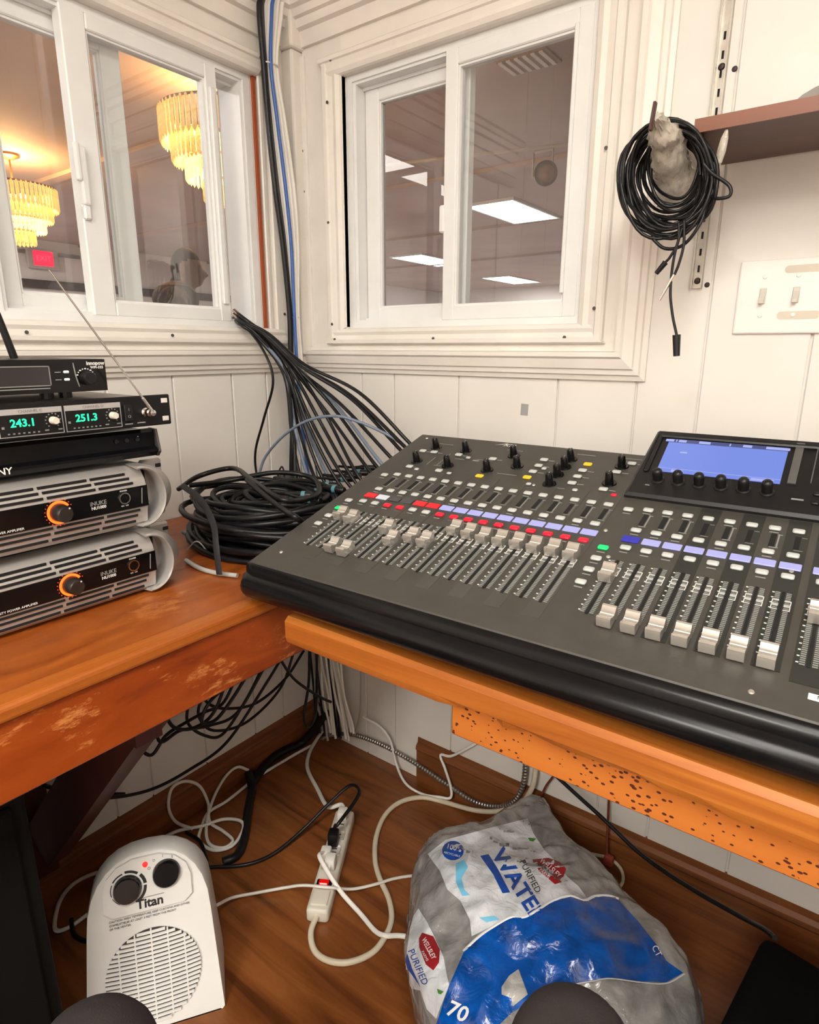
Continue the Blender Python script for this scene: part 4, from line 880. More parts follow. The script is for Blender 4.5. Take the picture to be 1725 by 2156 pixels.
MB().tube(spline([cp(1370, 498, -.03), cp(1400, 523, -.03), cp(1440, 515, -.03), cp(1475, 470, -.03), cp(1490, 420, -.02)]), .0024, 8).build('loop', RUBBER, t, smooth=60)
for pts, cn in (([(1430, 470), (1428, 510), (1412, 540), (1402, 552)], ((1402, 552), (1382, 576), .0042, BLACKP)),
                ([(1441, 465), (1440, 515), (1430, 555), (1420, 580)], ((1420, 578), (1389, 632), .0026, CHROME)),
                ([(1437, 480), (1420, 540), (1412, 610), (1416, 660), (1425, 705)], ((1425, 705), (1425, 750), .0058, BLACKP))):
    e = MB().tube(spline([cp(x, y, -.035) for x, y in pts]), .0020, 8).build('tail', RUBBER, t, smooth=60)
    (x0_, y0_), (x1_, y1_), r_, m_ = cn
    MB().cyl(cp(x0_, y0_, -.035), cp(x1_, y1_, -.035), r_, r_*.8, 14).build('plug', m_, e, smooth=40)

# ================================================================== CABLES
BK = 'black cables from the left window to the console'
rnd = random.Random(11)
ends = [(864, 934), (858, 946), (846, 950), (822, 962), (800, 972), (790, 978), (776, 988), (752, 998), (742, 1006), (705, 1004), (694, 1008), (682, 1012), (668, 1016), (655, 1020), (720, 1000), (640, 1024)]
for i, (ex_, ey2) in enumerate(ends):
    f = (ex_-640)/224
    s = (493+rnd.uniform(-1, 5), 648+rnd.uniform(0, 24)); jx, jy = rnd.uniform(-9, 9), rnd.uniform(-7, 7)
    m1_ = (548+f*14+jx*.6, 712-f*8+jy*.7); m2_ = (604+f*30+jx, 790-f*22+jy); m3_ = (604+(ex_-604)*.45+f*28+jx, 790+(ey2-790)*.55-f*42+jy)
    yy = [-.19, -.20+rnd.uniform(-.015, .012), -.19+rnd.uniform(-.03, .02), -.18+rnd.uniform(-.03, .02), -.185+rnd.uniform(-.015, .01)]
    s0 = PX(s[0], s[1], 'x', -.035); end = PX(ex_, ey2, 'y', yy[4]); e2 = end+Vector((0.05+.03*f, 0.02, -0.07))
    slate = i in (4, 10, 13)
    cable('cable', [s0, (s[0]+14, s[1]+12, 'x', .035), (*m1_, 'y', yy[1]), (*m2_, 'y', yy[2]), (*m3_, 'y', yy[3]), end, e2], .0040, PALEB if slate else RUBBER,
          'slate blue cable running among the black ones from left window to console' if slate else 'black cable fanning down from the left window to the console', 'cable', 'slate cables of the fan' if slate else BK)
cable('cable', [PX(497, 665, 'x', -.02), (550, 730, 'y', -.22), (575, 800, 'y', -.22), (556, 880, 'y', -.22), (538, 950, 'y', -.22), (542, 1005, 'y', -.22), (560, 1040, 'y', -.24), (590, 1062, 'y', -.25)], .0030, RUBBER, 'black cable hanging apart to the left of the cable fan', 'cable')
cable('cable', [(545, 1000, 'y', -.26), (560, 960, 'y', -.25), (600, 915, 'y', -.25), (650, 885, 'y', -.25), (705, 876, 'y', -.24), (755, 888, 'y', -.22), (810, 912, 'y', -.20), (852, 938, 'y', -.19)], .0032, PALEB, 'slate cable arching across the black cable fan in front of the wall', 'cable')
cable('cable', [(608, 770, 'y', -.2), (612, 850, 'y', -.2), (620, 930, 'y', -.2), (622, 1010, 'y', -.22)], .0034, RUBBER, 'black cable dropping straight down behind the fan by the corner', 'cable')
# vertical bundle in the corner
GAPC = mat('dark_gap_cord', (0.07, 0.068, 0.07), 0.45)  # dark strands put in as shade for the gaps between white cables
VB = 'white cables strapped in the corner'
for i in range(17):
    f = i/16; rr = rnd.uniform(-3, 3)
    col = WCORD
    if i in (0, ): col = RUBBER
    if i in (9, ): col = BLUEC
    if i in (2, 5, 8, 12): col = GAPC
    if i == 14: col = PALEB
    def vp(xc, wd, y, pl): return PX(xc-wd/2+wd*f+rr*.4, y, 'x', pl)
    pl = .048+rnd.uniform(-.006, .008)+(.006 if col is BLUEC else 0)-(.006 if col in (GAPC, PALEB) else 0)
    ord_ = f if i % 2 else f
    pts = [vp(572, 46, -60, pl), vp(570, 46, 20, pl), vp(569, 26, 135, pl), vp(583, 34, 260, pl), vp(600, 38, 400, pl+.004), vp(612, 30, 520, pl+.006), vp(619, 17, 660, pl+.006), vp(624, 22, 760, pl+.006), vp(632, 30, 870, pl+.004), vp(645, 60, 1000, pl+.004), vp(655, 70, 1120, pl+.004)]
    pts = [Vector((pts[0].x, pts[0].y, 2.345))]+pts
    lab, grp = ('white cable strapped in the room corner bundle', VB)
    if col is RUBBER: lab, grp = 'thick black cable at the left of the corner bundle', None
    if col is PALEB: lab, grp = 'slate cable at the right of the corner bundle', None
    if col is BLUEC: lab, grp = 'bright blue network cable running down the corner bundle', None
    if col is GAPC: lab, grp = 'thin dark strand added as shade between the white cables of the corner bundle', 'dark gap strands in the corner'
    cable('cable', pts, .0064 if col is RUBBER else (.0046 if col is WCORD else .0040), col, lab, 'cable', grp)
for (x, y, w_) in ((569, 137, 15), (619, 668, 12)):
    c = PX(x, y, 'x', .05); t_ = MB(); ring = []
    wv = w_/1310*(c-CAM).length
    for i in range(25):
        a = 2*math.pi*i/24; ring.append(c+Vector((.012*math.cos(a), wv*1.15*math.sin(a), 0.001*math.sin(a))))
    tag(MB().tube(ring, .0016, 6).build('cable_tie', mat('tie_white', (0.7, 0.7, 0.68), 0.4)), 'white cable tie around the ' + ('top of the corner bundle' if y < 300 else 'corner bundle at sill height'), 'cable tie')
# below the counter in the corner
rnd = random.Random(5)
for i in range(15):
    f = i/14; x = 652+f*62; col = WCORD
    if i in (0, 1, 3, 8, 9): col = RUBBER
    if i in (2, 4): col = GREYC
    yb_ = 1560-rnd.uniform(0, 22); pl = -.055+rnd.uniform(-.02, .02)
    pts = [PX(x-6, 1290, 'y', pl), PX(x+rnd.uniform(-3, 3), 1380, 'y', pl), PX(x+6+f*8+rnd.uniform(-4, 4), 1460, 'y', pl), PX(x+14+f*14, yb_-20, 'y', pl), PX(x+17+f*14, yb_, 'y', pl-.005)]
    cable('cable', pts, .0034, col, {WCORD: 'white cable dropping to the floor in the corner under the counter', RUBBER: 'black cable dropping to the floor in the corner under the counter', GREYC: 'grey cable dropping to the floor in the corner under the counter'}[col], 'cable', {WCORD: 'white cables under the counter', RUBBER: 'black cables under the counter', GREYC: 'grey cables under the counter'}[col])
cable('cable', [(760, 1398, 'y', -.03), (760, 1450, 'y', -.03), (758, 1500, 'y', -.03), (748, 1545, 'y', -.03)], .0026, GREYC, 'thin grey cable hanging alone on the back wall under the board', 'cable')
# tangle of black cables under the left counter
for i, pts in enumerate(([(620, 1370), (590, 1450), (520, 1520), (450, 1538), (418, 1505), (430, 1455)], [(560, 1390), (520, 1470), (470, 1545), (430, 1548), (395, 1520), (400, 1465)],
                         [(640, 1370), (600, 1430), (540, 1480), (480, 1492), (440, 1482), (420, 1450)], [(605, 1365), (560, 1440), (480, 1560), (400, 1620), (310, 1665), (200, 1680), (95, 1655)],
                         [(500, 1420), (470, 1480), (430, 1500), (390, 1522), (350, 1548), (318, 1590), (285, 1560), (290, 1520)], [(560, 1400), (500, 1500), (440, 1528), (380, 1538), (338, 1562), (325, 1515)],
                         [(652, 1360), (650, 1440), (640, 1508), (650, 1530), (665, 1500), (668, 1370)], [(585, 1380), (620, 1430), (670, 1465), (697, 1478)], [(480, 1425), (450, 1500), (410, 1532), (368, 1532), (345, 1500)],
                         [(530, 1405), (490, 1470), (455, 1515), (425, 1520), (440, 1480), (480, 1440), (500, 1410)])):
    pl = .10+.025*i
    cable('cable', [(x, y, 'x', pl*.8) for x, y in pts], .0036, RUBBER, 'black cable sagging in the tangle under the left counter', 'cable', 'black tangle under the left counter')
cable('cable', [(90, 1652, 'x', .05), (140, 1668, 'x', .05), (200, 1672, 'x', .04), (262, 1672, 'x', .04)], .004, RUBBER, 'black cable low on the wall behind the counter brace', 'cable')
# pile of coiled snake cable on the counter
pile = thing('cable_coil', 'big coiled pile of black cable lying between amplifier and console', 'cable coil', (.36, -.42, TZ))
rnd = random.Random(8)
for k in range(52):
    a0 = rnd.uniform(0, 6.3); rx, ry = .178-.0098*(k//4)+rnd.uniform(-.012, .012), .155-.0088*(k//4)+rnd.uniform(-.012, .012); zc = TZ+.008+(k % 9)*.0100-.0008*(k//6); cx, cy = .318+rnd.uniform(-.014, .014), -.40+rnd.uniform(-.014, .014)
    pts = []
    for i in range(37):
        a = a0+2*math.pi*i/36; wob = 1+.05*math.sin(2*a+k)+.03*math.sin(3*a+2.3*k)
        pts.append((min(.50, max(.03, cx+rx*wob*math.cos(a))), cy+ry*wob*math.sin(a), max(TZ+.006, zc+.010*math.sin(a*2+k))))
    MB().tube(pts, .0056, 8).build('turn', RUBBER, pile, smooth=60)
st = spline([PX(383, 1022, 'z', TZ+.10), PX(420, 1050, 'z', TZ+.105), PX(448, 1100, 'z', TZ+.09), PX(455, 1150, 'z', TZ+.06), PX(462, 1210, 'z', TZ+.012)], 10)
MB().tube(st, .0060, 8, flat=.2).build('strap', mat('strap_black', (0.012, 0.012, 0.014), 0.7), pile, smooth=60)
cable('cable', [(376, 1030, 'z', TZ+.08), (420, 1002, 'z', TZ+.12), (490, 986, 'z', TZ+.13), (530, 1010, 'z', TZ+.13), (590, 1050, 'z', TZ+.12), (640, 1052, 'z', TZ+.11), (672, 1035, 'z', TZ+.11), (655, 1005, 'z', TZ+.11), (580, 995, 'z', TZ+.12), (480, 1012, 'z', TZ+.11), (400, 1022, 'z', TZ+.10)], .0052, RUBBER, 'thick black cable looped over the top of the coiled pile', 'cable')
cable('cable', [(520, 1010, 'z', TZ+.135), (560, 1045, 'z', TZ+.12), (600, 1075, 'z', TZ+.11), (627, 1092, 'z', TZ+.105), (660, 1120, 'z', TZ+.05)], .0050, RUBBER, 'thick black cable running from the pile to the console corner', 'cable')
cable('cable', [(385, 1120, 'z', TZ+.02), (430, 1142, 'z', TZ+.012), (480, 1156, 'z', TZ+.01), (540, 1164, 'z', TZ+.01)], .0042, PALEB, 'slate cable lying on the counter in front of the coiled pile', 'cable')
cable('cable', [(392, 1180, 'z', TZ+.006), (420, 1196, 'z', TZ+.005), (455, 1206, 'z', TZ+.005), (500, 1212, 'z', TZ+.005)], .0042, GREYC, 'grey cable lying on the counter beside the lower amplifier', 'cable')
for k, (a, b2, c2) in enumerate((((392, 1160), (415, 1140), (440, 1165)), ((500, 1150), (525, 1133), (548, 1148)))):
    cable('wire_tie', [(*a, 'z', TZ+.004), (*b2, 'z', TZ+.03), (*c2, 'z', TZ+.004)], .0013, GREYC, 'thin grey wire loop at the ' + ('left' if k == 0 else 'right') + ' foot of the coiled cable pile', 'wire')
# connectors behind the console
TEAL = mat('teal_plastic', (0.10, 0.26, 0.30), 0.4)
rnd = random.Random(21)
for k, (x, y) in enumerate(((618, 1052), (640, 1042), (655, 1052), (668, 1030), (690, 1022), (705, 1030), (722, 1008), (740, 1002), (756, 995), (772, 985))):
    p = PX(x, y, 'z', TZ+.085+.006*(k % 3)); a = R(20+rnd.uniform(-15, 15))
    Mc = Matrix.Translation(p) @ Matrix.Rotation(a, 4, 'Z') @ RY(90) @ RX(rnd.uniform(-12, 12))
    t = thing('cable_connector', 'black cable connector with a teal ring lying behind the left end of the console', 'connector', p, 0, 'connectors behind the console')
    Mc2 = Matrix.Translation(-p) @ Mc
    MB().lathe([(0, -.03), (.004, -.03), (.0055, -.018), (.0075, -.012), (.0075, .022), (.006, .024), (0, .024)], 14, Mc2).build('shell', BLACKP, t, world=False, smooth=40)
    MB().lathe([(.0074, -.004), (.0082, -.004), (.0082, .004), (.0074, .004), (.0074, -.004)], 14, Mc2).build('ring', TEAL, t, world=False, smooth=40)
    MB().tube([Mc2 @ Vector((0, 0, -.028)), Mc2 @ Vector((0, .004, -.05)), Mc2 @ Vector((0, .012, -.075))], .0032, 8).build('lead', RUBBER, t, world=False, smooth=60)
# power adapter
p = PX(603, 1030, 'y', -.16)
t = thing('power_adapter', 'small black power adapter box standing at the wall behind the cable pile', 'adapter', (p.x, p.y, TZ))
MB().rbox((-.026, -.022, 0), (.026, .022, p.z-TZ+.034), .004, 2).build('housing', BLACKP, t, world=False)
MB().tube(spline([(-.004, 0, p.z-TZ+.034), (-.008, 0, p.z-TZ+.052), (-.02, .004, p.z-TZ+.054), (-.03, .0, p.z-TZ+.03), (-.032, 0, .02)]), .0022, 8).build('lead', RUBBER, t, world=False, smooth=60)

# ================================================================== FLOOR THINGS
# fan heater
HB = Vector((0.350, -0.770, 0.0)); hn = Vector((0.82, -0.57, 0)).normalized(); hang = math.atan2(hn.y, hn.x)+math.pi/2   # local -y faces hn
t = thing('fan_heater', 'white upright fan heater with two black dials and a round louvred grille', 'heater', HB, hang); t.scale = (1.10,)*3
WHT = mat('heater_white', (0.80, 0.80, 0.77), 0.35, var=0.02)
def hout(w_, h, rtop, n=14):
    """half outline of the heater front: nearly straight sides, arched top"""
    pts = [(-w_*.5, .004), (-w_*.5+.004, 0), (w_*.5-.004, 0), (w_*.5, .004)]
    for i in range(n+1):
        a = math.pi*i/n; ex = 2.3
        cx = math.copysign(abs(math.cos(a))**(2/ex), math.cos(a)); cz = abs(math.sin(a))**(2/ex)
        pts.append((cx*w_*.475*(1-.0*i), h-rtop+cz*rtop))
    return pts
LN = 0.34
Wd, Hh = .190, .262
def hpt(x, z, y):
    """front (y = -1) leans back by LN, back (y = 1) stays upright"""
    yf, yb2 = -.068+z*LN, .066
    return Vector((x*(1+.09*(1-z/Hh)), yf+(yb2-yf)*(y+1)/2, z))
vs_ = []; fs_ = []
lay = [(-1, .965, .980), (-1.03, .992, .996), (-.93, 1.0, 1.0), (.5, 1.02, .985), (.86, 1.01, .96), (1.0, .95, .92)]
nP = len(hout(Wd, Hh, .11))
for y, sw, sh in lay:
    for x, z in hout(Wd*sw, Hh*sh, .105): vs_.append(hpt(x, z, y))
for i in range(len(lay)-1):
    for j in range(nP): fs_.append((i*nP+j, i*nP+(j+1) % nP, (i+1)*nP+(j+1) % nP, (i+1)*nP+j))
fs_ += [tuple(range(nP)), tuple(reversed(range((len(lay)-1)*nP, len(lay)*nP)))]
MB().add(vs_, fs_).build('housing', WHT, t, world=False, smooth=40)
# frame on the leaning front face: local (x, up along the face, out)
HF = T(0, -.0688, 0) @ RX(-math.degrees(math.atan(LN))) @ Matrix(((1, 0, 0, 0), (0, 0, -1, 0), (0, 1, 0, 0), (0, 0, 0, 1)))
MB().prism([(-.066, .196), (-.054, .186), (.054, .186), (.066, .196), (.066, .228), (.060, .246), (.044, .261), (.020, .2695), (-.020, .2695), (-.044, .261), (-.060, .246), (-.066, .228)], -.002, .0055, HF).build('control_panel', WHT, t, world=False, smooth=30)
for x, y in ((-.029, .2265), (.030, .2375)):
    MB().lathe([(0, .017), (.0185, .017), (.0205, .014), (.0215, .005), (0, .005)], 30, HF @ T(x, y, 0)).build('dial', mat('dial_black', (0.008, 0.008, 0.009), 0.2), t, world=False, smooth=40)
rg = MB(); seg = [(-60, 0, .0240, .0285), (6, 42, .0240, .0290), (52, 96, .0240, .0280), (104, 146, .0240, .0262), (154, 196, .0240, .0254), (204, 240, .0240, .0250)]
for a0, a1, r0, r1 in seg:
    n_ = 10; vv = [HF @ Vector((-.029+r*math.cos(R(a0+(a1-a0)*i/n_)), .2265+r*math.sin(R(a0+(a1-a0)*i/n_)), .006)) for i in range(n_+1) for r in (r0, r1)]
    rg.add(vv, [(2*i, 2*i+1, 2*i+3, 2*i+2) for i in range(n_)])
rg.build('dial_marks', INKB, t, world=False)
MB().lathe([(0, .0085), (.0035, .0078), (.0046, .005)], 16, HF @ T(-.001, .2575, 0)).build('indicator_lamp', mat('heater_lamp', (0.8, 0.02, 0.02), 0.3, emit=1.0, ecol=(1.0, 0.03, 0.03)), t, world=False, smooth=40)
MB().text('Titan', .0195, HF @ T(.002, .1975, .0057), bold=.0006).build('lettering', INKB, t, world=False)
mk = MB(); mk.text('O', .006, HF @ T(.0045, .2500, .0058)); mk.text('D', .0055, HF @ T(.0125, .2605, .0058)); mk.text('I', .0065, HF @ T(.026, .2645, .0058)); mk.text('II', .0065, HF @ T(.040, .2600, .0058))
mk.prism([(-.016, .2065), (.024, .2065), (.024, .2073), (-.016, .2073)], .0055, .0059, HF)
mk.build('dial_marks', mat('print_mid', (0.12, 0.12, 0.12), 0.6), t, world=False)
mk = MB(); mk.text('CAUTION: HIGH TEMPERATURE, KEEP CURTAINS AND OTHER', .0043, HF @ T(-.060, .1795, .0012), align='LEFT'); mk.text('COMBUSTIBLES AT LEAST 3 FEET FROM THE FRONT', .0043, HF @ T(-.060, .1740, .0012), align='LEFT'); mk.text('OF THE HEATER.', .0043, HF @ T(-.060, .1685, .0012), align='LEFT')
mk.build('lettering', mat('print_mid', (0, 0, 0)), t, world=False)
# grille
GR, GC = .0715, (0.0, .084)
MB().lathe([(0, .0012), (GR-.001, .0012), (GR, 0)], 40, HF @ T(GC[0], GC[1], 0)).build('grille_back', mat('grille_dark', (0.035, 0.03, 0.025), 0.6), t, world=False)
nrow = 22
for k in range(nrow):
    y = GC[1]-GR+2*GR*(k+.5)/nrow; hw = math.sqrt(max(0, GR**2-(y-GC[1])**2))
    if hw < .006: continue
    n_ = 8; vs_ = []; fs_ = []
    for i in range(n_+1):
        x = -hw+2*hw*i/n_; bow = .004*(1-(x/GR)**2)
        for yy_, hh_ in ((-.0020, .0002), (-.0014, .0030), (.0014, .0026), (.0020, .0002)): vs_.append(HF @ Vector((x, y+yy_-bow+.002, hh_+.0016)))
    for i in range(n_):
        for j in range(4): fs_.append((i*4+j, i*4+(j+1) % 4, (i+1)*4+(j+1) % 4, (i+1)*4+j))
    fs_ += [(0, 1, 2, 3), tuple(reversed(range(n_*4, n_*4+4)))]
    MB().add(vs_, fs_).build('slat', WHT, t, world=False)
for k in range(-2, 3):
    x = k*.0245; hw = math.sqrt(GR**2-x*x)
    MB().box((x-.0011, GC[1]-hw, .0008), (x+.0011, GC[1]+hw, .0040)).xf(HF).build('rib', WHT, t, world=False)
# power strip
q0, q1 = PX(668, 1945, 'z', .0), PX(728, 1728, 'z', .0); q0.z = q1.z = 0
d = (q1-q0); Ls = d.length; ang = math.atan2(d.y, d.x)
STR = mat('strip_cream', (0.72, 0.68, 0.58), 0.4, var=0.05)
t = thing('power_strip', 'cream power strip with a lit red switch lying on the wooden floor', 'power strip', q0, ang)
MB().rbox((0, -.024, 0), (Ls, .024, .034), .008, 3).build('body', STR, t, world=False, smooth=40)
MB().rbox((.012, -.019, .030), (.052, .019, .038), .005, 2).build('end_bulge', STR, t, world=False, smooth=40)
MB().rbox((.058, -.017, .032), (.078, .017, .0365), .002, 1).build('switch_well', GLOSSB, t, world=False)
MB().rbox((.060, -.010, .034), (.076, .012, .040), .003, 1).build('rocker', mat('rocker_red', (0.6, 0.0, 0.0), 0.2, emit=0.35, ecol=(0.9, 0.0, 0.0)), t, world=False)
for k in range(4):
    x = .100+k*.044
    MB().rbox((x, -.016, .033), (x+.030, .016, .0352), .004, 1).build('outlet', mat('outlet_cream', (0.66, 0.63, 0.55), 0.4), t, world=False)
    for dx in (.008, .019): MB().box((x+dx, -.007, .0345), (x+dx+.003, .007, .0356)).build('outlet_slot', DARK, t, world=False)
def strip_pt(x, y, z): return Vector((q0.x+x*math.cos(ang)-y*math.sin(ang), q0.y+x*math.sin(ang)+y*math.cos(ang), z))
def plug(name, label, x, y, m, cord_pts, r, flat=1.0, tall=.034, cat='power cord', up=True):
    t = thing(name, label, cat, strip_pt(x, y, .036), ang)
    MB().rbox((-.014, -.012, 0), (.014, .012, tall*.7), .005, 2).build('plug', m, t, world=False, smooth=40)
    o = t.location
    s = MB().tube(spline(cord_pts, 12), r, 10, flat=flat)
    s.v = [Matrix.Rotation(-ang, 4, 'Z') @ (v-o) for v in s.v]; s.build('cord', m, t, world=False, smooth=60)
    return t
FZ = .006
pk = strip_pt(.212, .004, .075)
t = plug('power_lead', 'black power cord with its plug in the cream power strip', .178, .004, BLACKP, [strip_pt(.178, .004, .05), strip_pt(.19, .002, .075), PX(712, 1735, 'z', .10), PX(752, 1680, 'z', .12), PX(755, 1660, 'z', .12), PX(735, 1655, 'z', .11), PX(690, 1695, 'z', .07), PX(640, 1745, 'z', .03), PX(580, 1795, 'z', .008), PX(520, 1820, 'z', FZ), PX(440, 1826, 'z', FZ)], .0042, tall=.05)
t = plug('power_lead', 'white power cord plugged into the far end of the power strip', .262, 0.0, WCORD, [strip_pt(.262, 0, .045), strip_pt(.29, .008, .05), PX(690, 1698, 'z', .035), PX(668, 1660, 'z', .012), PX(648, 1620, 'z', FZ), PX(650, 1590, 'z', FZ), PX(665, 1560, 'z', FZ), PX(690, 1525, 'z', FZ+.01)], .0052)
t = plug('power_lead', 'flat white cord crossing the strip towards the water bag', .135, .012, WCORD, [strip_pt(.135, .012, .05), PX(672, 1800, 'z', .07), PX(690, 1835, 'z', .055), PX(720, 1880, 'z', .03), PX(760, 1925, 'z', .010), PX(790, 1960, 'z', FZ), PX(812, 1970, 'z', FZ+.006), PX(840, 1970, 'z', FZ), PX(880, 1975, 'z', FZ)], .0050, flat=.6)
t = plug('power_lead', 'white three-pin plug lead in the middle of the power strip', .112, -.004, WCORD, [strip_pt(.112, -.004, .05), strip_pt(.10, -.004, .052), strip_pt(.088, -.004, .046)], .0050, tall=.04)
cable('power_lead', [strip_pt(.006, 0, .018), (655, 1962, 'z', .012), (662, 2000, 'z', FZ), (690, 2022, 'z', FZ), (735, 2026, 'z', FZ), (785, 2005, 'z', FZ), (815, 1965, 'z', FZ), (825, 1930, 'z', FZ), (818, 1890, 'z', FZ), (800, 1850, 'z', FZ), (790, 1810, 'z', FZ), (793, 1760, 'z', FZ), (812, 1715, 'z', FZ), (845, 1688, 'z', FZ), (890, 1679, 'z', FZ), (940, 1690, 'y', -.045), (1000, 1706, 'y', -.045), (1050, 1708, 'y', -.045), (1095, 1694, 'y', -.040), (1120, 1660, 'y', -.036), (1128, 1620, 'y', -.030), (1126, 1590, 'y', -.030), (1122, 1530, 'y', -.030)], .0062, CREAMC, 'cream cord of the power strip looping across the floor to the back wall', 'power cord')
cable('heater_cord', [(458, 1905, 'z', .05), (490, 1890, 'z', .02), (540, 1880, 'z', .010), (600, 1869, 'z', .016), (640, 1864, 'z', .036), (690, 1868, 'z', .044), (740, 1872, 'z', .018), (790, 1862, 'z', .016), (830, 1850, 'z', .012), (880, 1842, 'z', FZ)], .0050, WCORD, 'flat white cord running from the fan heater across the power strip', 'power cord', flat=.65)
# loose white loops beside the heater
cable('extension_lead', [(655, 1570, 'z', FZ), (610, 1595, 'z', FZ), (540, 1638, 'z', FZ+.004), (480, 1685, 'z', FZ+.006), (440, 1710, 'z', FZ+.006), (425, 1740, 'z', FZ+.006), (420, 1770, 'z', FZ+.004), (450, 1790, 'z', FZ+.004), (490, 1780, 'z', FZ+.008), (512, 1745, 'z', FZ+.010), (505, 1728, 'z', FZ+.01), (470, 1725, 'z', FZ+.010), (430, 1738, 'z', FZ+.012), (380, 1748, 'z', FZ+.004), (350, 1760, 'z', FZ)], .0040, WCORD, 'thin white lead knotted in loops on the floor behind the heater', 'cord')
cable('extension_lead', [(405, 1745, 'z', FZ+.01), (370, 1730, 'z', .02), (355, 1700, 'z', .04), (362, 1660, 'z', .06), (390, 1645, 'z', .07), (420, 1655, 'z', .06), (438, 1690, 'z', .03), (442, 1730, 'z', .018), (470, 1750, 'z', .016), (490, 1770, 'z', .014), (470, 1785, 'z', .014), (440, 1775, 'z', .014), (435, 1735, 'z', .018), (450, 1680, 'z', .03), (475, 1635, 'z', .05), (500, 1615, 'z', .055), (524, 1622, 'z', .05)], .0038, WCORD, 'thin white lead standing in two tall loops against the left baseboard', 'cord')
cable('cable', [(524, 1625, 'z', .045), (530, 1660, 'z', .02), (522, 1710, 'z', .012), (515, 1760, 'z', .010), (500, 1800, 'z', .008), (470, 1815, 'z', .008)], .011, RUBBER, 'thick black cord lump lying along the left baseboard behind the white loops', 'cord')
cable('cable', [(690, 1500, 'y', -.06), (640, 1560, 'z', .02), (600, 1580, 'z', .014), (570, 1600, 'z', .012), (545, 1630, 'z', .014), (530, 1650, 'z', .02)], .012, RUBBER, 'thick black cord bunch on the floor in the room corner', 'cord')
cable('cable', [(392, 1752, 'z', .012), (420, 1770, 'z', .016), (432, 1800, 'z', .012), (440, 1830, 'z', FZ)], .004, RUBBER, 'short black cord behind the right shoulder of the heater', 'cord')
cable('cable', [(235, 1830, 'z', .03), (190, 1842, 'z', .02), (150, 1865, 'z', .012), (125, 1900, 'z', FZ), (115, 1945, 'z', FZ), (122, 1960, 'z', FZ), (150, 1950, 'z', FZ), (185, 1925, 'z', .012)], .0042, WCORD, 'white cord loop in the dark on the left side of the heater', 'cord')
cable('cable', [(150, 1935, 'z', .012), (155, 1965, 'z', FZ), (175, 1980, 'z', FZ), (200, 1980, 'z', FZ)], .0045, RUBBER, 'black cord end on the floor left of the heater', 'cord')
# armoured conduit along the back wall
cd = spline([P(q) for q in ((676, 1556, 'y', -.05), (700, 1547, 'y', -.03), (740, 1546, 'y', -.022), (800, 1566, 'y', -.020), (870, 1604, 'y', -.022), (940, 1650, 'y', -.024), (1000, 1688, 'y', -.028), (1050, 1698, 'y', -.030), (1085, 1684, 'y', -.030), (1102, 1650, 'y', -.026), (1107, 1600, 'y', -.024), (1104, 1540, 'y', -.024))], 24)
def resample(pts, step):
    out = [pts[0]]; acc = 0
    for a, b2 in zip(pts[:-1], pts[1:]):
        L = (b2-a).length
        while acc+L >= step:
            f = (step-acc)/L; a = a.lerp(b2, f); out.append(a); L = (b2-a).length; acc = 0
        acc += L
    return out
cr_ = resample(cd, .0021); rad = [.0068 if (i//2) % 2 else .0056 for i in range(len(cr_))]
tag(MB().tube(cr_, rad, 10).build('armoured_conduit', mat('conduit_steel', (0.33, 0.31, 0.28), 0.35, metal=0.85, var=0.2, vscale=80)), 'ribbed metal conduit curving over the floor and up the back wall', 'conduit')
cable('cable', [(765, 1510, 'y', -.03), (800, 1530, 'y', -.03), (822, 1560, 'z', .02), (835, 1610, 'z', FZ), (855, 1650, 'z', FZ), (890, 1672, 'z', FZ), (925, 1678, 'z', .01), (948, 1680, 'z', .016), (950, 1660, 'y', -.03), (938, 1620, 'y', -.03), (928, 1590, 'y', -.02), (950, 1592, 'y', -.02), (985, 1575, 'y', -.02), (1030, 1550, 'y', -.01)], .0036, WCORD, 'thin white wire wandering from the corner up over the back baseboard', 'wire')
cable('cable', [(1100, 1560, 'y', -.05), (1125, 1590, 'y', -.06), (1200, 1660, 'y', -.08), (1275, 1728, 'y', -.10), (1340, 1790, 'y', -.12), (1400, 1835, 'y', -.14), (1480, 1885, 'y', -.17), (1560, 1930, 'y', -.2), (1610, 1957, 'y', -.24), (1632, 1975, 'y', -.262)], .0042, RUBBER, 'straight black cable slanting from the board down to the black case', 'cable')
cable('wire', [(1284, 1640, 'y', -.03), (1282, 1690, 'y', -.03), (1280, 1740, 'y', -.035), (1278, 1790, 'y', -.045), (1282, 1808, 'y', -.05)], .0028, BROWNC, 'thin brown wire hanging from the board to the baseboard', 'wire')
cable('wire', [(1175, 1606, 'y', -.02), (1168, 1630, 'y', -.02), (1150, 1655, 'y', -.025), (1136, 1685, 'y', -.03)], .0026, BROWNC, 'short brown wire hanging above the top of the water bag', 'wire')
cable('cord', [(1220, 1795, 'z', .05), (1255, 1800, 'z', .03), (1285, 1808, 'z', .014), (1308, 1830, 'z', FZ), (1312, 1855, 'z', FZ), (1300, 1872, 'z', FZ), (1285, 1876, 'z', FZ)], .0040, CREAMC, 'cream cord end curling out beside the water bag at the baseboard', 'cord')
tag(MB().rbox((-.010, -.008, -.010), (.010, .008, .012), .004, 2).xf(Matrix.Translation(PX(1282, 1812, 'y', -.052))).build('wire_connector', mat('connector_red', (0.30, 0.05, 0.03), 0.4), smooth=40), 'small red-brown wire connector at the end of the hanging brown wire', 'connector')
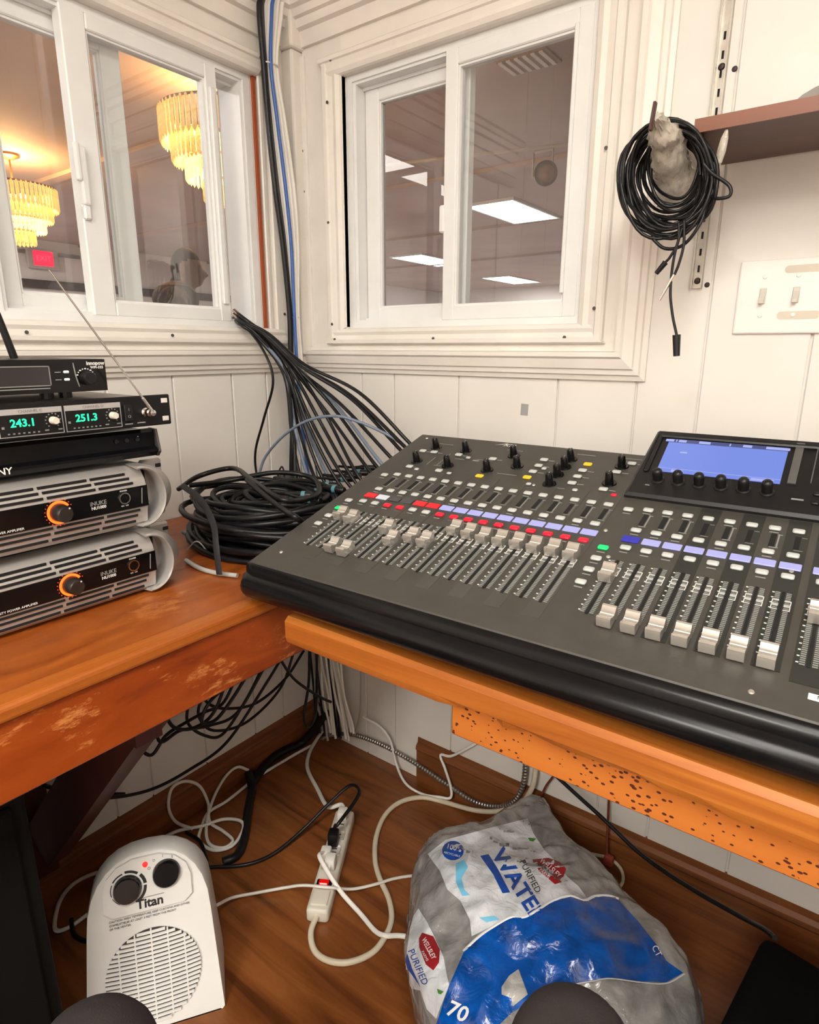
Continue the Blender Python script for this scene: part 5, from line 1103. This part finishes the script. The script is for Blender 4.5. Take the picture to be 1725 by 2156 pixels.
# black case at lower right
c0 = PX(1612, 1962, 'z', .26); c1 = PX(1516, 2156, 'z', .26); dd = (c1-c0); dd.z = 0; an = math.atan2(dd.y, dd.x)+math.pi/2
t = thing('equipment_case', 'black fabric-covered case on the floor at the lower right corner', 'case', (c0.x, c0.y, 0), an)
CASEM = mat('case_fabric', (0.003, 0.003, 0.0032), 0.9, var=0.2, bump=0.2, bscale=300, spec=0.08)
MB().rbox((0, -.40, 0), (.34, 0, .235), .02, 3).build('body', CASEM, t, world=False, smooth=40)
MB().rbox((-.002, -.402, .22), (.342, .002, .26), .018, 3).build('lid', CASEM, t, world=False, smooth=40)
MB().tube([(.10, -.405, .15), (.11, -.43, .155), (.23, -.43, .155), (.24, -.405, .15)], .008, 8).build('handle', RUBBER, t, world=False, smooth=60)
# ================================================================== WATER BAG
bag = thing('water_bottle_bag', 'crumpled plastic wrap of bottled water with blue band and white labels on the floor', 'plastic bag', (0.93, -0.36, 0))
OUTL = [(1120, 1694), (1148, 1704), (1170, 1745), (1205, 1800), (1250, 1832), (1300, 1885), (1345, 1940), (1395, 2000), (1450, 2055), (1478, 2110), (1475, 2190), (1390, 2290), (1230, 2340), (1060, 2330), (950, 2270), (893, 2170), (868, 2090), (850, 2010), (860, 1930), (868, 1850), (898, 1792), (960, 1766), (1040, 1738), (1088, 1708)]
ZM = .125                                   # height of the widest line of the lump
ring2 = [PX(x, y, 'z', ZM) for x, y in OUTL]
cen = sum(ring2, Vector((0, 0, 0)))/len(ring2)
ring3 = spline(ring2+[ring2[0]], 7)[:-1]; NU = len(ring3); NV1, NV2 = 46, 14
vs_ = []; fs_ = []
def crumple(p, k):
    q = p*9.0
    return (.020*noise.noise(q+Vector((3.1, 0, 0)))-.022*abs(noise.noise(q*1.7+Vector((0, 7, 1))))-.006*abs(noise.noise(q*4.3)))*k
for j in range(NV1+1):                      # from the crown to the widest line
    s_ = j/NV1
    for i, rp in enumerate(ring3):
        p = cen.lerp(rp, .02+.98*math.sin(s_*math.pi/2)**.9)
        far = max(0, min(1, (rp.y+.45)/.4))
        crown = .135-.045*far
        p = Vector((p.x, p.y, ZM+crown*max(0, math.cos(s_*math.pi/2))**.75))
        p.z += crumple(p, 1.0 if s_ < .97 else .5)
        vs_.append(p)
for j in range(1, NV2+1):                   # from the widest line to the floor
    s_ = j/NV2
    for i, rp in enumerate(ring3):
        o = (rp-cen); o.z = 0
        p = Vector((rp.x, rp.y, ZM*(1-s_)))-o*(.10*s_*s_)
        p += o.normalized()*crumple(p+Vector((0, 0, 5)), .6*(1-s_)+.1); p.z = max(.002, p.z); vs_.append(p)
NR = NV1+NV2+1
for j in range(NR-1):
    for i in range(NU): fs_.append((j*NU+i, j*NU+(i+1) % NU, (j+1)*NU+(i+1) % NU, (j+1)*NU+i))
fs_ += [tuple(range(NU)), tuple(reversed(range((NR-1)*NU, NR*NU)))]
CLEARP = None
def film(name, col, alpha, rough=0.12, dark=.45):
    m, t, b2 = nt(name); tc = t.nodes.new('ShaderNodeTexCoord')
    n = t.nodes.new('ShaderNodeTexNoise'); n.inputs['Scale'].default_value = 16; n.inputs['Detail'].default_value = 6; n.inputs['Distortion'].default_value = 1.2
    t.links.new(tc.outputs['Object'], n.inputs['Vector'])
    r = t.nodes.new('ShaderNodeValToRGB'); r.color_ramp.elements[0].position = .35; r.color_ramp.elements[1].position = .68
    r.color_ramp.elements[0].color = (*[c*dark for c in col], 1); r.color_ramp.elements[1].color = (*col, 1)
    t.links.new(n.outputs['Fac'], r.inputs['Fac']); t.links.new(r.outputs['Color'], b2.inputs['Base Color'])
    b2.inputs['Roughness'].default_value = rough; b2.inputs['Alpha'].default_value = alpha
    n2 = t.nodes.new('ShaderNodeTexNoise'); n2.inputs['Scale'].default_value = 38; n2.inputs['Detail'].default_value = 4; n2.inputs['Distortion'].default_value = 1.5; t.links.new(tc.outputs['Object'], n2.inputs['Vector'])
    bp = t.nodes.new('ShaderNodeBump'); bp.inputs['Strength'].default_value = .5; bp.inputs['Distance'].default_value = .006
    t.links.new(n2.outputs['Fac'], bp.inputs['Height']); t.links.new(bp.outputs['Normal'], b2.inputs['Normal'])
    b2.inputs['Coat Weight'].default_value = .6; b2.inputs['Coat Roughness'].default_value = .05
    return m
CLEARP = film('clear_film', (.46, .46, .45), .80)
bo = MB().add(vs_, fs_); bvh = BVHTree.FromPolygons([tuple(v) for v in bo.v], bo.f)
bo.build('film', CLEARP, bag, smooth=70)
def zz(x, y): return (820+x/2.537, 1660+y/2.537)
def drape(pts, off):
    """lay photograph points on the bag surface"""
    out = []
    for x, y in pts:
        d = ray(x, y).normalized(); h, nrm, i_, dist = bvh.ray_cast(CAM, d)
        if h is None: out.append(None); continue
        out.append(h-d*off)
    return out
def patch(poly, name, m, off, step=7):
    xs = [p[0] for p in poly]; ys = [p[1] for p in poly]
    def inside(x, y):
        c = False; n = len(poly)
        for i in range(n):
            (x0, y0), (x1, y1) = poly[i], poly[(i+1) % n]
            if (y0 > y) != (y1 > y) and x < (x1-x0)*(y-y0)/(y1-y0)+x0: c = not c
        return c
    bd = []
    for (x0, y0), (x1, y1) in zip(poly, poly[1:]+poly[:1]):
        n = max(1, int(math.hypot(x1-x0, y1-y0)/step))
        bd += [(x0+(x1-x0)*k/n, y0+(y1-y0)*k/n) for k in range(n)]
    nb = len(bd); pts = list(bd); y = min(ys)+step*.5
    while y < max(ys):
        x = min(xs)+step*.5
        while x < max(xs):
            if inside(x, y) and min(math.hypot(x-a, y-c) for a, c in bd) > step*.45: pts.append((x, y))
            x += step
        y += step
    r_ = delaunay_2d_cdt([Vector(p) for p in pts], [], [list(range(nb))], 1, 1e-4)
    v2 = [(v.x, v.y) for v in r_[0]]; w3 = drape(v2, off)
    fs2 = [f for f in r_[2] if all(w3[i] is not None for i in f)]
    good = []
    for f in fs2:
        e = max((w3[f[k]]-w3[f[(k+1) % len(f)]]).length for k in range(len(f)))
        if e < .05: good.append(f)
    used = sorted({i for f in good for i in f}); mp = {o: k for k, o in enumerate(used)}
    if not good: return None
    return MB().add([w3[i] for i in used], [tuple(mp[i] for i in f) for f in good]).build(name, m, bag, smooth=70)
def words(s, x, y, ang, size, m, off=.0022, bold=0.0, sx=1.0, shear=0.0):
    cu = MB().text(s, 1.0, Matrix.Identity(4), bold=bold, depth=0.0)
    ca, sa = math.cos(R(ang)), math.sin(R(ang)); v2 = []
    for v in cu.v:
        a, c = v.x*size*sx, -v.y*size; v2.append((x+a*ca-c*sa, y+a*sa+c*ca))
    w3 = drape(v2, off); fs2 = [f for f in cu.f if all(w3[i] is not None for i in f)]
    if not fs2: return
    used = sorted({i for f in fs2 for i in f}); mp = {o: k for k, o in enumerate(used)}
    MB().add([w3[i] for i in used], [tuple(mp[i] for i in f) for f in fs2]).build('lettering', m, bag)
BLUEF = film('blue_film', (.003, .105, .50), 1.0, .2); WHITEF = film('white_film', (.78, .82, .86), 1.0, .25, .74); WHITE2 = mat('label_white', (.80, .81, .82), .3)
REDC = mat('crest_red', (.30, .015, .02), .35); BLUEP = mat('print_blue', (.012, .07, .36), .4); SKYP = mat('print_sky', (.18, .55, .80), .4); LEAF = mat('print_leaf', (.05, .20, .03), .5)
patch([zz(*p) for p in ((205, 350), (300, 275), (520, 215), (740, 160), (770, 240), (830, 330), (880, 380), (950, 470), (1010, 520), (1060, 590), (1030, 602), (940, 580), (860, 615), (790, 655), (700, 690), (640, 690), (540, 740), (440, 790), (430, 700), (380, 600), (310, 540), (270, 440), (240, 400))], 'label', WHITEF, .0028)
patch([zz(*p) for p in ((240, 1290), (320, 1050), (400, 870), (480, 795), (560, 740), (650, 690), (720, 690), (790, 655), (870, 605), (970, 578), (1040, 602), (1100, 580), (1170, 578), (1220, 592), (1330, 710), (1440, 850), (1480, 920), (1570, 985), (1480, 1035), (1350, 1030), (1180, 1010), (1080, 1025), (980, 1045), (880, 1100), (740, 1150), (650, 1200), (560, 1290))], 'blue_band', BLUEF, .0036)
patch([zz(*p) for p in ((155, 640), (200, 710), (240, 790), (290, 900), (310, 1010), (320, 1050), (250, 1230), (200, 1180), (165, 1080), (120, 1070), (80, 1000), (95, 860), (110, 750), (130, 680))], 'label', WHITEF, .0028)
for k, ln in enumerate((((420, 850), (400, 865), (480, 790), (560, 735), (650, 686), (720, 686), (790, 650), (870, 600), (970, 573), (1040, 597), (1100, 575), (1170, 573), (1225, 590)), ((870, 1105), (980, 1050), (1080, 1030), (1180, 1015), (1350, 1036), (1480, 1040), (1575, 990)), ((320, 1050), (400, 870)))):
    w3 = [p for p in drape([zz(*q) for q in ln], .0042) if p is not None]
    if len(w3) > 2: MB().tube(spline(w3, 6), .0022, 6, flat=.4).build('white_border', WHITE2, bag, smooth=60)
patch([zz(340+58*math.cos(R(a)), 332+52*math.sin(R(a))) for a in range(0, 360, 20)], 'badge', BLUEP, .0044, 6)
words('100%', *zz(345, 318), 15, 15, WHITE2, .0058, .01); words('RECYCLABLE', *zz(335, 352), 15, 6, WHITE2, .0058)
patch([zz(*p) for p in ((485, 360), (530, 350), (580, 430), (645, 555), (605, 560), (555, 460))], 'stripe', BLUEP, .0044, 6)
words('WATER', *zz(690, 520), 58, 44, BLUEP, .0050, .03, 1.15); words('PURIFIED', *zz(752, 470), 62, 19, INKB, .0050, 0, 1.0)
patch([zz(*p) for p in ((765, 380), (850, 370), (915, 395), (945, 430), (920, 500), (885, 512), (800, 440))], 'crest', REDC, .0044, 6)
words('WELLSLEY', *zz(860, 425), 42, 15.5, WHITE2, .0058, .015, .75); words('FARMS', *zz(830, 455), 42, 9, WHITE2, .0058)
patch([zz(*p) for p in ((175, 770), (235, 790), (270, 860), (265, 930), (235, 972), (195, 940), (160, 850), (158, 800))], 'crest', REDC, .0044, 6)
words('WELLSLEY', *zz(210, 855), 62, 14.5, WHITE2, .0058, .015, .72); words('FARMS', *zz(190, 895), 62, 8, WHITE2, .0058)
words('PURIFIED', *zz(152, 955), 67, 20, BLUEP, .0050, 0, 1.0)
patch([zz(*p) for p in ((95, 880), (120, 960), (165, 1060), (130, 1010), (95, 960), (85, 920))], 'stripe', BLUEP, .0046, 6)
patch([zz(*p) for p in ((255, 1070), (290, 1085), (275, 1100), (260, 1095))], 'leaf_mark', LEAF, .0046, 6); patch([zz(*p) for p in ((740, 262), (785, 268), (770, 284), (750, 280))], 'leaf_mark', LEAF, .0046, 6)
patch([zz(*p) for p in ((355, 400), (400, 380), (420, 420), (385, 480), (400, 540), (430, 570), (390, 575), (355, 500))], 'splash', SKYP, .0044, 6); patch([zz(*p) for p in ((480, 690), (560, 680), (590, 700), (520, 715))], 'splash', SKYP, .0044, 6)
words('70', *zz(365, 1195), 25, 46, WHITE2, .0060, .02); words('CT', *zz(1428, 868), 62, 19, WHITE2, .0060)
patch([zz(*p) for p in ((600, 1060), (640, 1000), (690, 965), (740, 1100), (660, 1165), (650, 1120), (600, 1100))], 'torn_hole', film('grey_film', (.5, .5, .48), 1.0, .2), .0052, 6)

# ================================================================== PEOPLE
def blend_body(name, prims, voxel, smooth_it, mats, picker, parent=None, loc=(0, 0, 0)):
    """one continuous body: capsules and ellipsoids fused by a voxel remesh, then smoothed"""
    b = MB()
    for p in prims:
        if p[0] == 'cap':
            _, a, c, r0, r1 = p; a, c = Vector(a), Vector(c); n = 14; d = (c-a); L = d.length
            pts = []; rr = []
            for k in range(-4, 1): 
                an = R(90*k/4); pts.append(a+d.normalized()*(r0*math.sin(an))); rr.append(max(.001, r0*math.cos(an)))
            for k in range(1, 6): pts.append(a.lerp(c, k/6)); rr.append(r0+(r1-r0)*k/6)
            for k in range(0, 5):
                an = R(90*k/4); pts.append(c+d.normalized()*(r1*math.sin(an))); rr.append(max(.001, r1*math.cos(an)))
            b.tube(pts, rr, n)
        else:
            _, c, r, *ro = p; M = T(*c) @ (ro[0] if ro else Matrix.Identity(4)) @ Matrix.Diagonal((*r, 1))
            b.lathe([(math.cos(R(a)) if abs(a) < 90 else .001, math.sin(R(a))) for a in range(-90, 91, 15)], 20, M)
    me = b.mesh('tmp', mats[0]); o = bpy.data.objects.new('tmp', me); COL.objects.link(o)
    rm = o.modifiers.new('r', 'REMESH'); rm.mode = 'VOXEL'; rm.voxel_size = voxel
    sm = o.modifiers.new('s', 'SMOOTH'); sm.iterations = smooth_it; sm.factor = .5
    dg = bpy.context.evaluated_depsgraph_get(); ev = o.evaluated_get(dg); me2 = bpy.data.meshes.new_from_object(ev)
    bpy.data.objects.remove(o)
    me2.materials.clear()
    for m in mats: me2.materials.append(m)
    for p in me2.polygons:
        p.use_smooth = True; p.material_index = picker(p.center)
    ob = bpy.data.objects.new(name, me2); COL.objects.link(ob); ob.location = loc
    if parent: ob.parent = parent
    return ob
SKIN = mat('skin', (.36, .20, .14), .5, var=.08); HAIR = mat('hair_dark', (.028, .022, .02), .7); JACK = mat('jacket_brown', (.075, .050, .042), .8, var=.4, vscale=9); JEAN = mat('trousers_dark', (.03, .03, .04), .8); SHOE = mat('shoe_black', (.015, .015, .015), .5)
# man standing in the hall: local frame, facing +x
hp = Vector((-2.06, 1.09, 0))
prims = [('ell', (0, 0, 1.605), (.088, .074, .112)), ('ell', (.035, 0, 1.575), (.062, .060, .078)), ('ell', (.050, 0, 1.535), (.040, .042, .034)), ('cap', (.098, 0, 1.592), (.112, 0, 1.566), .007, .013), ('cap', (.094, -.018, 1.552), (.094, .018, 1.552), .008, .008), ('cap', (.082, -.034, 1.612), (.082, .034, 1.612), .013, .013),
         ('ell', (-.008, .076, 1.588), (.020, .010, .032)), ('ell', (-.008, -.076, 1.588), (.020, .010, .032)),
         ('cap', (-.018, 0, 1.55), (-.05, 0, 1.44), .062, .080), ('ell', (-.07, 0, 1.43), (.13, .22, .095)), ('cap', (-.06, -.19, 1.40), (-.06, .19, 1.40), .088, .088), ('ell', (-.04, 0, 1.22), (.15, .21, .22)), ('ell', (0, 0, 1.02), (.13, .175, .16)), ('ell', (-.01, 0, .92), (.13, .17, .12)),
         ('cap', (-.05, .235, 1.385), (-.01, .275, 1.08), .068, .047), ('cap', (-.01, .265, 1.08), (.14, .235, .88), .045, .034), ('cap', (-.05, -.235, 1.385), (-.01, -.275, 1.08), .068, .047), ('cap', (-.01, -.265, 1.08), (.14, -.235, .88), .045, .034),
         ('cap', (0, .09, .90), (.01, .10, .50), .088, .060), ('cap', (.01, .10, .50), (-.02, .10, .09), .056, .040), ('cap', (0, -.09, .90), (.01, -.10, .50), .088, .060), ('cap', (.01, -.10, .50), (-.02, -.10, .09), .056, .040), ('cap', (-.04, .10, .045), (.13, .11, .035), .042, .034), ('cap', (-.04, -.10, .045), (.13, -.11, .035), .042, .034)]
for sy in (-1, 1):
    for k in range(4): prims.append(('cap', (.17, sy*(.215+.016*k), .85), (.20-.004*abs(k-1), sy*(.212+.016*k), .775+.006*abs(k-1)), .009, .008))
    prims.append(('ell', (.158, sy*.236, .855), (.022, .034, .04))); prims.append(('cap', (.165, sy*.215, .87), (.205, sy*.195, .82), .010, .009))
def pick(c):
    if c.z > 1.50 or (c.z > 1.47 and c.x > .0 and abs(c.y) < .06):
        if c.z > 1.645 or (c.x < .018 and c.z > 1.585 and abs(c.y) < .07) or (c.x < -.03 and c.z > 1.53): return 1
        return 0
    if c.z > .90: return 2
    if c.z > .74 and c.x > .13 and abs(c.y) > .17: return 0
    if c.z > .075: return 3
    return 4
man = blend_body('person', prims, .011, 4, [SKIN, HAIR, JACK, JEAN, SHOE], pick, None, hp)
man.rotation_euler = (0, 0, R(50)); tag(man, 'person with short dark hair and brown jacket standing in the hall behind the left window', 'person')
# seated person's legs at the bottom edge of the picture
TRO = mat('trousers_grey', (.030, .025, .026), .85, var=.15, vscale=25, bump=.25, bscale=500)
kl, kr = PX(195, 2262, 'z', .48), PX(1205, 2235, 'z', .48); hl, hr = Vector((1.20, -1.36, .50)), Vector((1.38, -1.26, .50))
fl, fr_ = Vector((kl.x+.04, kl.y-.05, .07)), Vector((kr.x+.05, kr.y-.08, .07))
def shoe(a, dx, dy):
    a = Vector(a); return [('cap', (a.x-dx*.05, a.y-dy*.05, .045), (a.x+dx*.14, a.y+dy*.14, .036), .042, .036)]
prims = [('cap', hl, kl, .088, .066), ('cap', kl, fl, .062, .045), ('cap', hr, kr, .088, .066), ('cap', kr, fr_, .062, .045), ('ell', (1.32, -1.34, .52), (.17, .16, .13)), ('cap', (1.34, -1.38, .55), (1.38, -1.44, .80), .14, .15), ('cap', hl, hr, .095, .095)]
prims += shoe(fl, -.7, .7)+shoe(fr_, -.6, .8)
legs = blend_body('person', prims, .012, 8, [TRO, SHOE], lambda c: 1 if c.z < .078 else 0)
tag(legs, 'seated person in dark grey trousers, only the two knees show at the bottom edge', 'person')

# ================================================================== BOOTH CEILING LAMP (fixture around the light) and the added rear fill panel
for x, y, lab in ((1.62, -1.75, 'flat white lamp panel on the booth ceiling nearer the console'), (1.35, -3.05, 'unseen fill lamp panel added at the rear of the booth ceiling')):
    t = thing('ceiling_lamp', lab, 'ceiling light', (x, y, 2.315))
    MB().box((-.27, -.60, .002), (.27, .60, .034)).build('housing', VINYL, t, world=False)
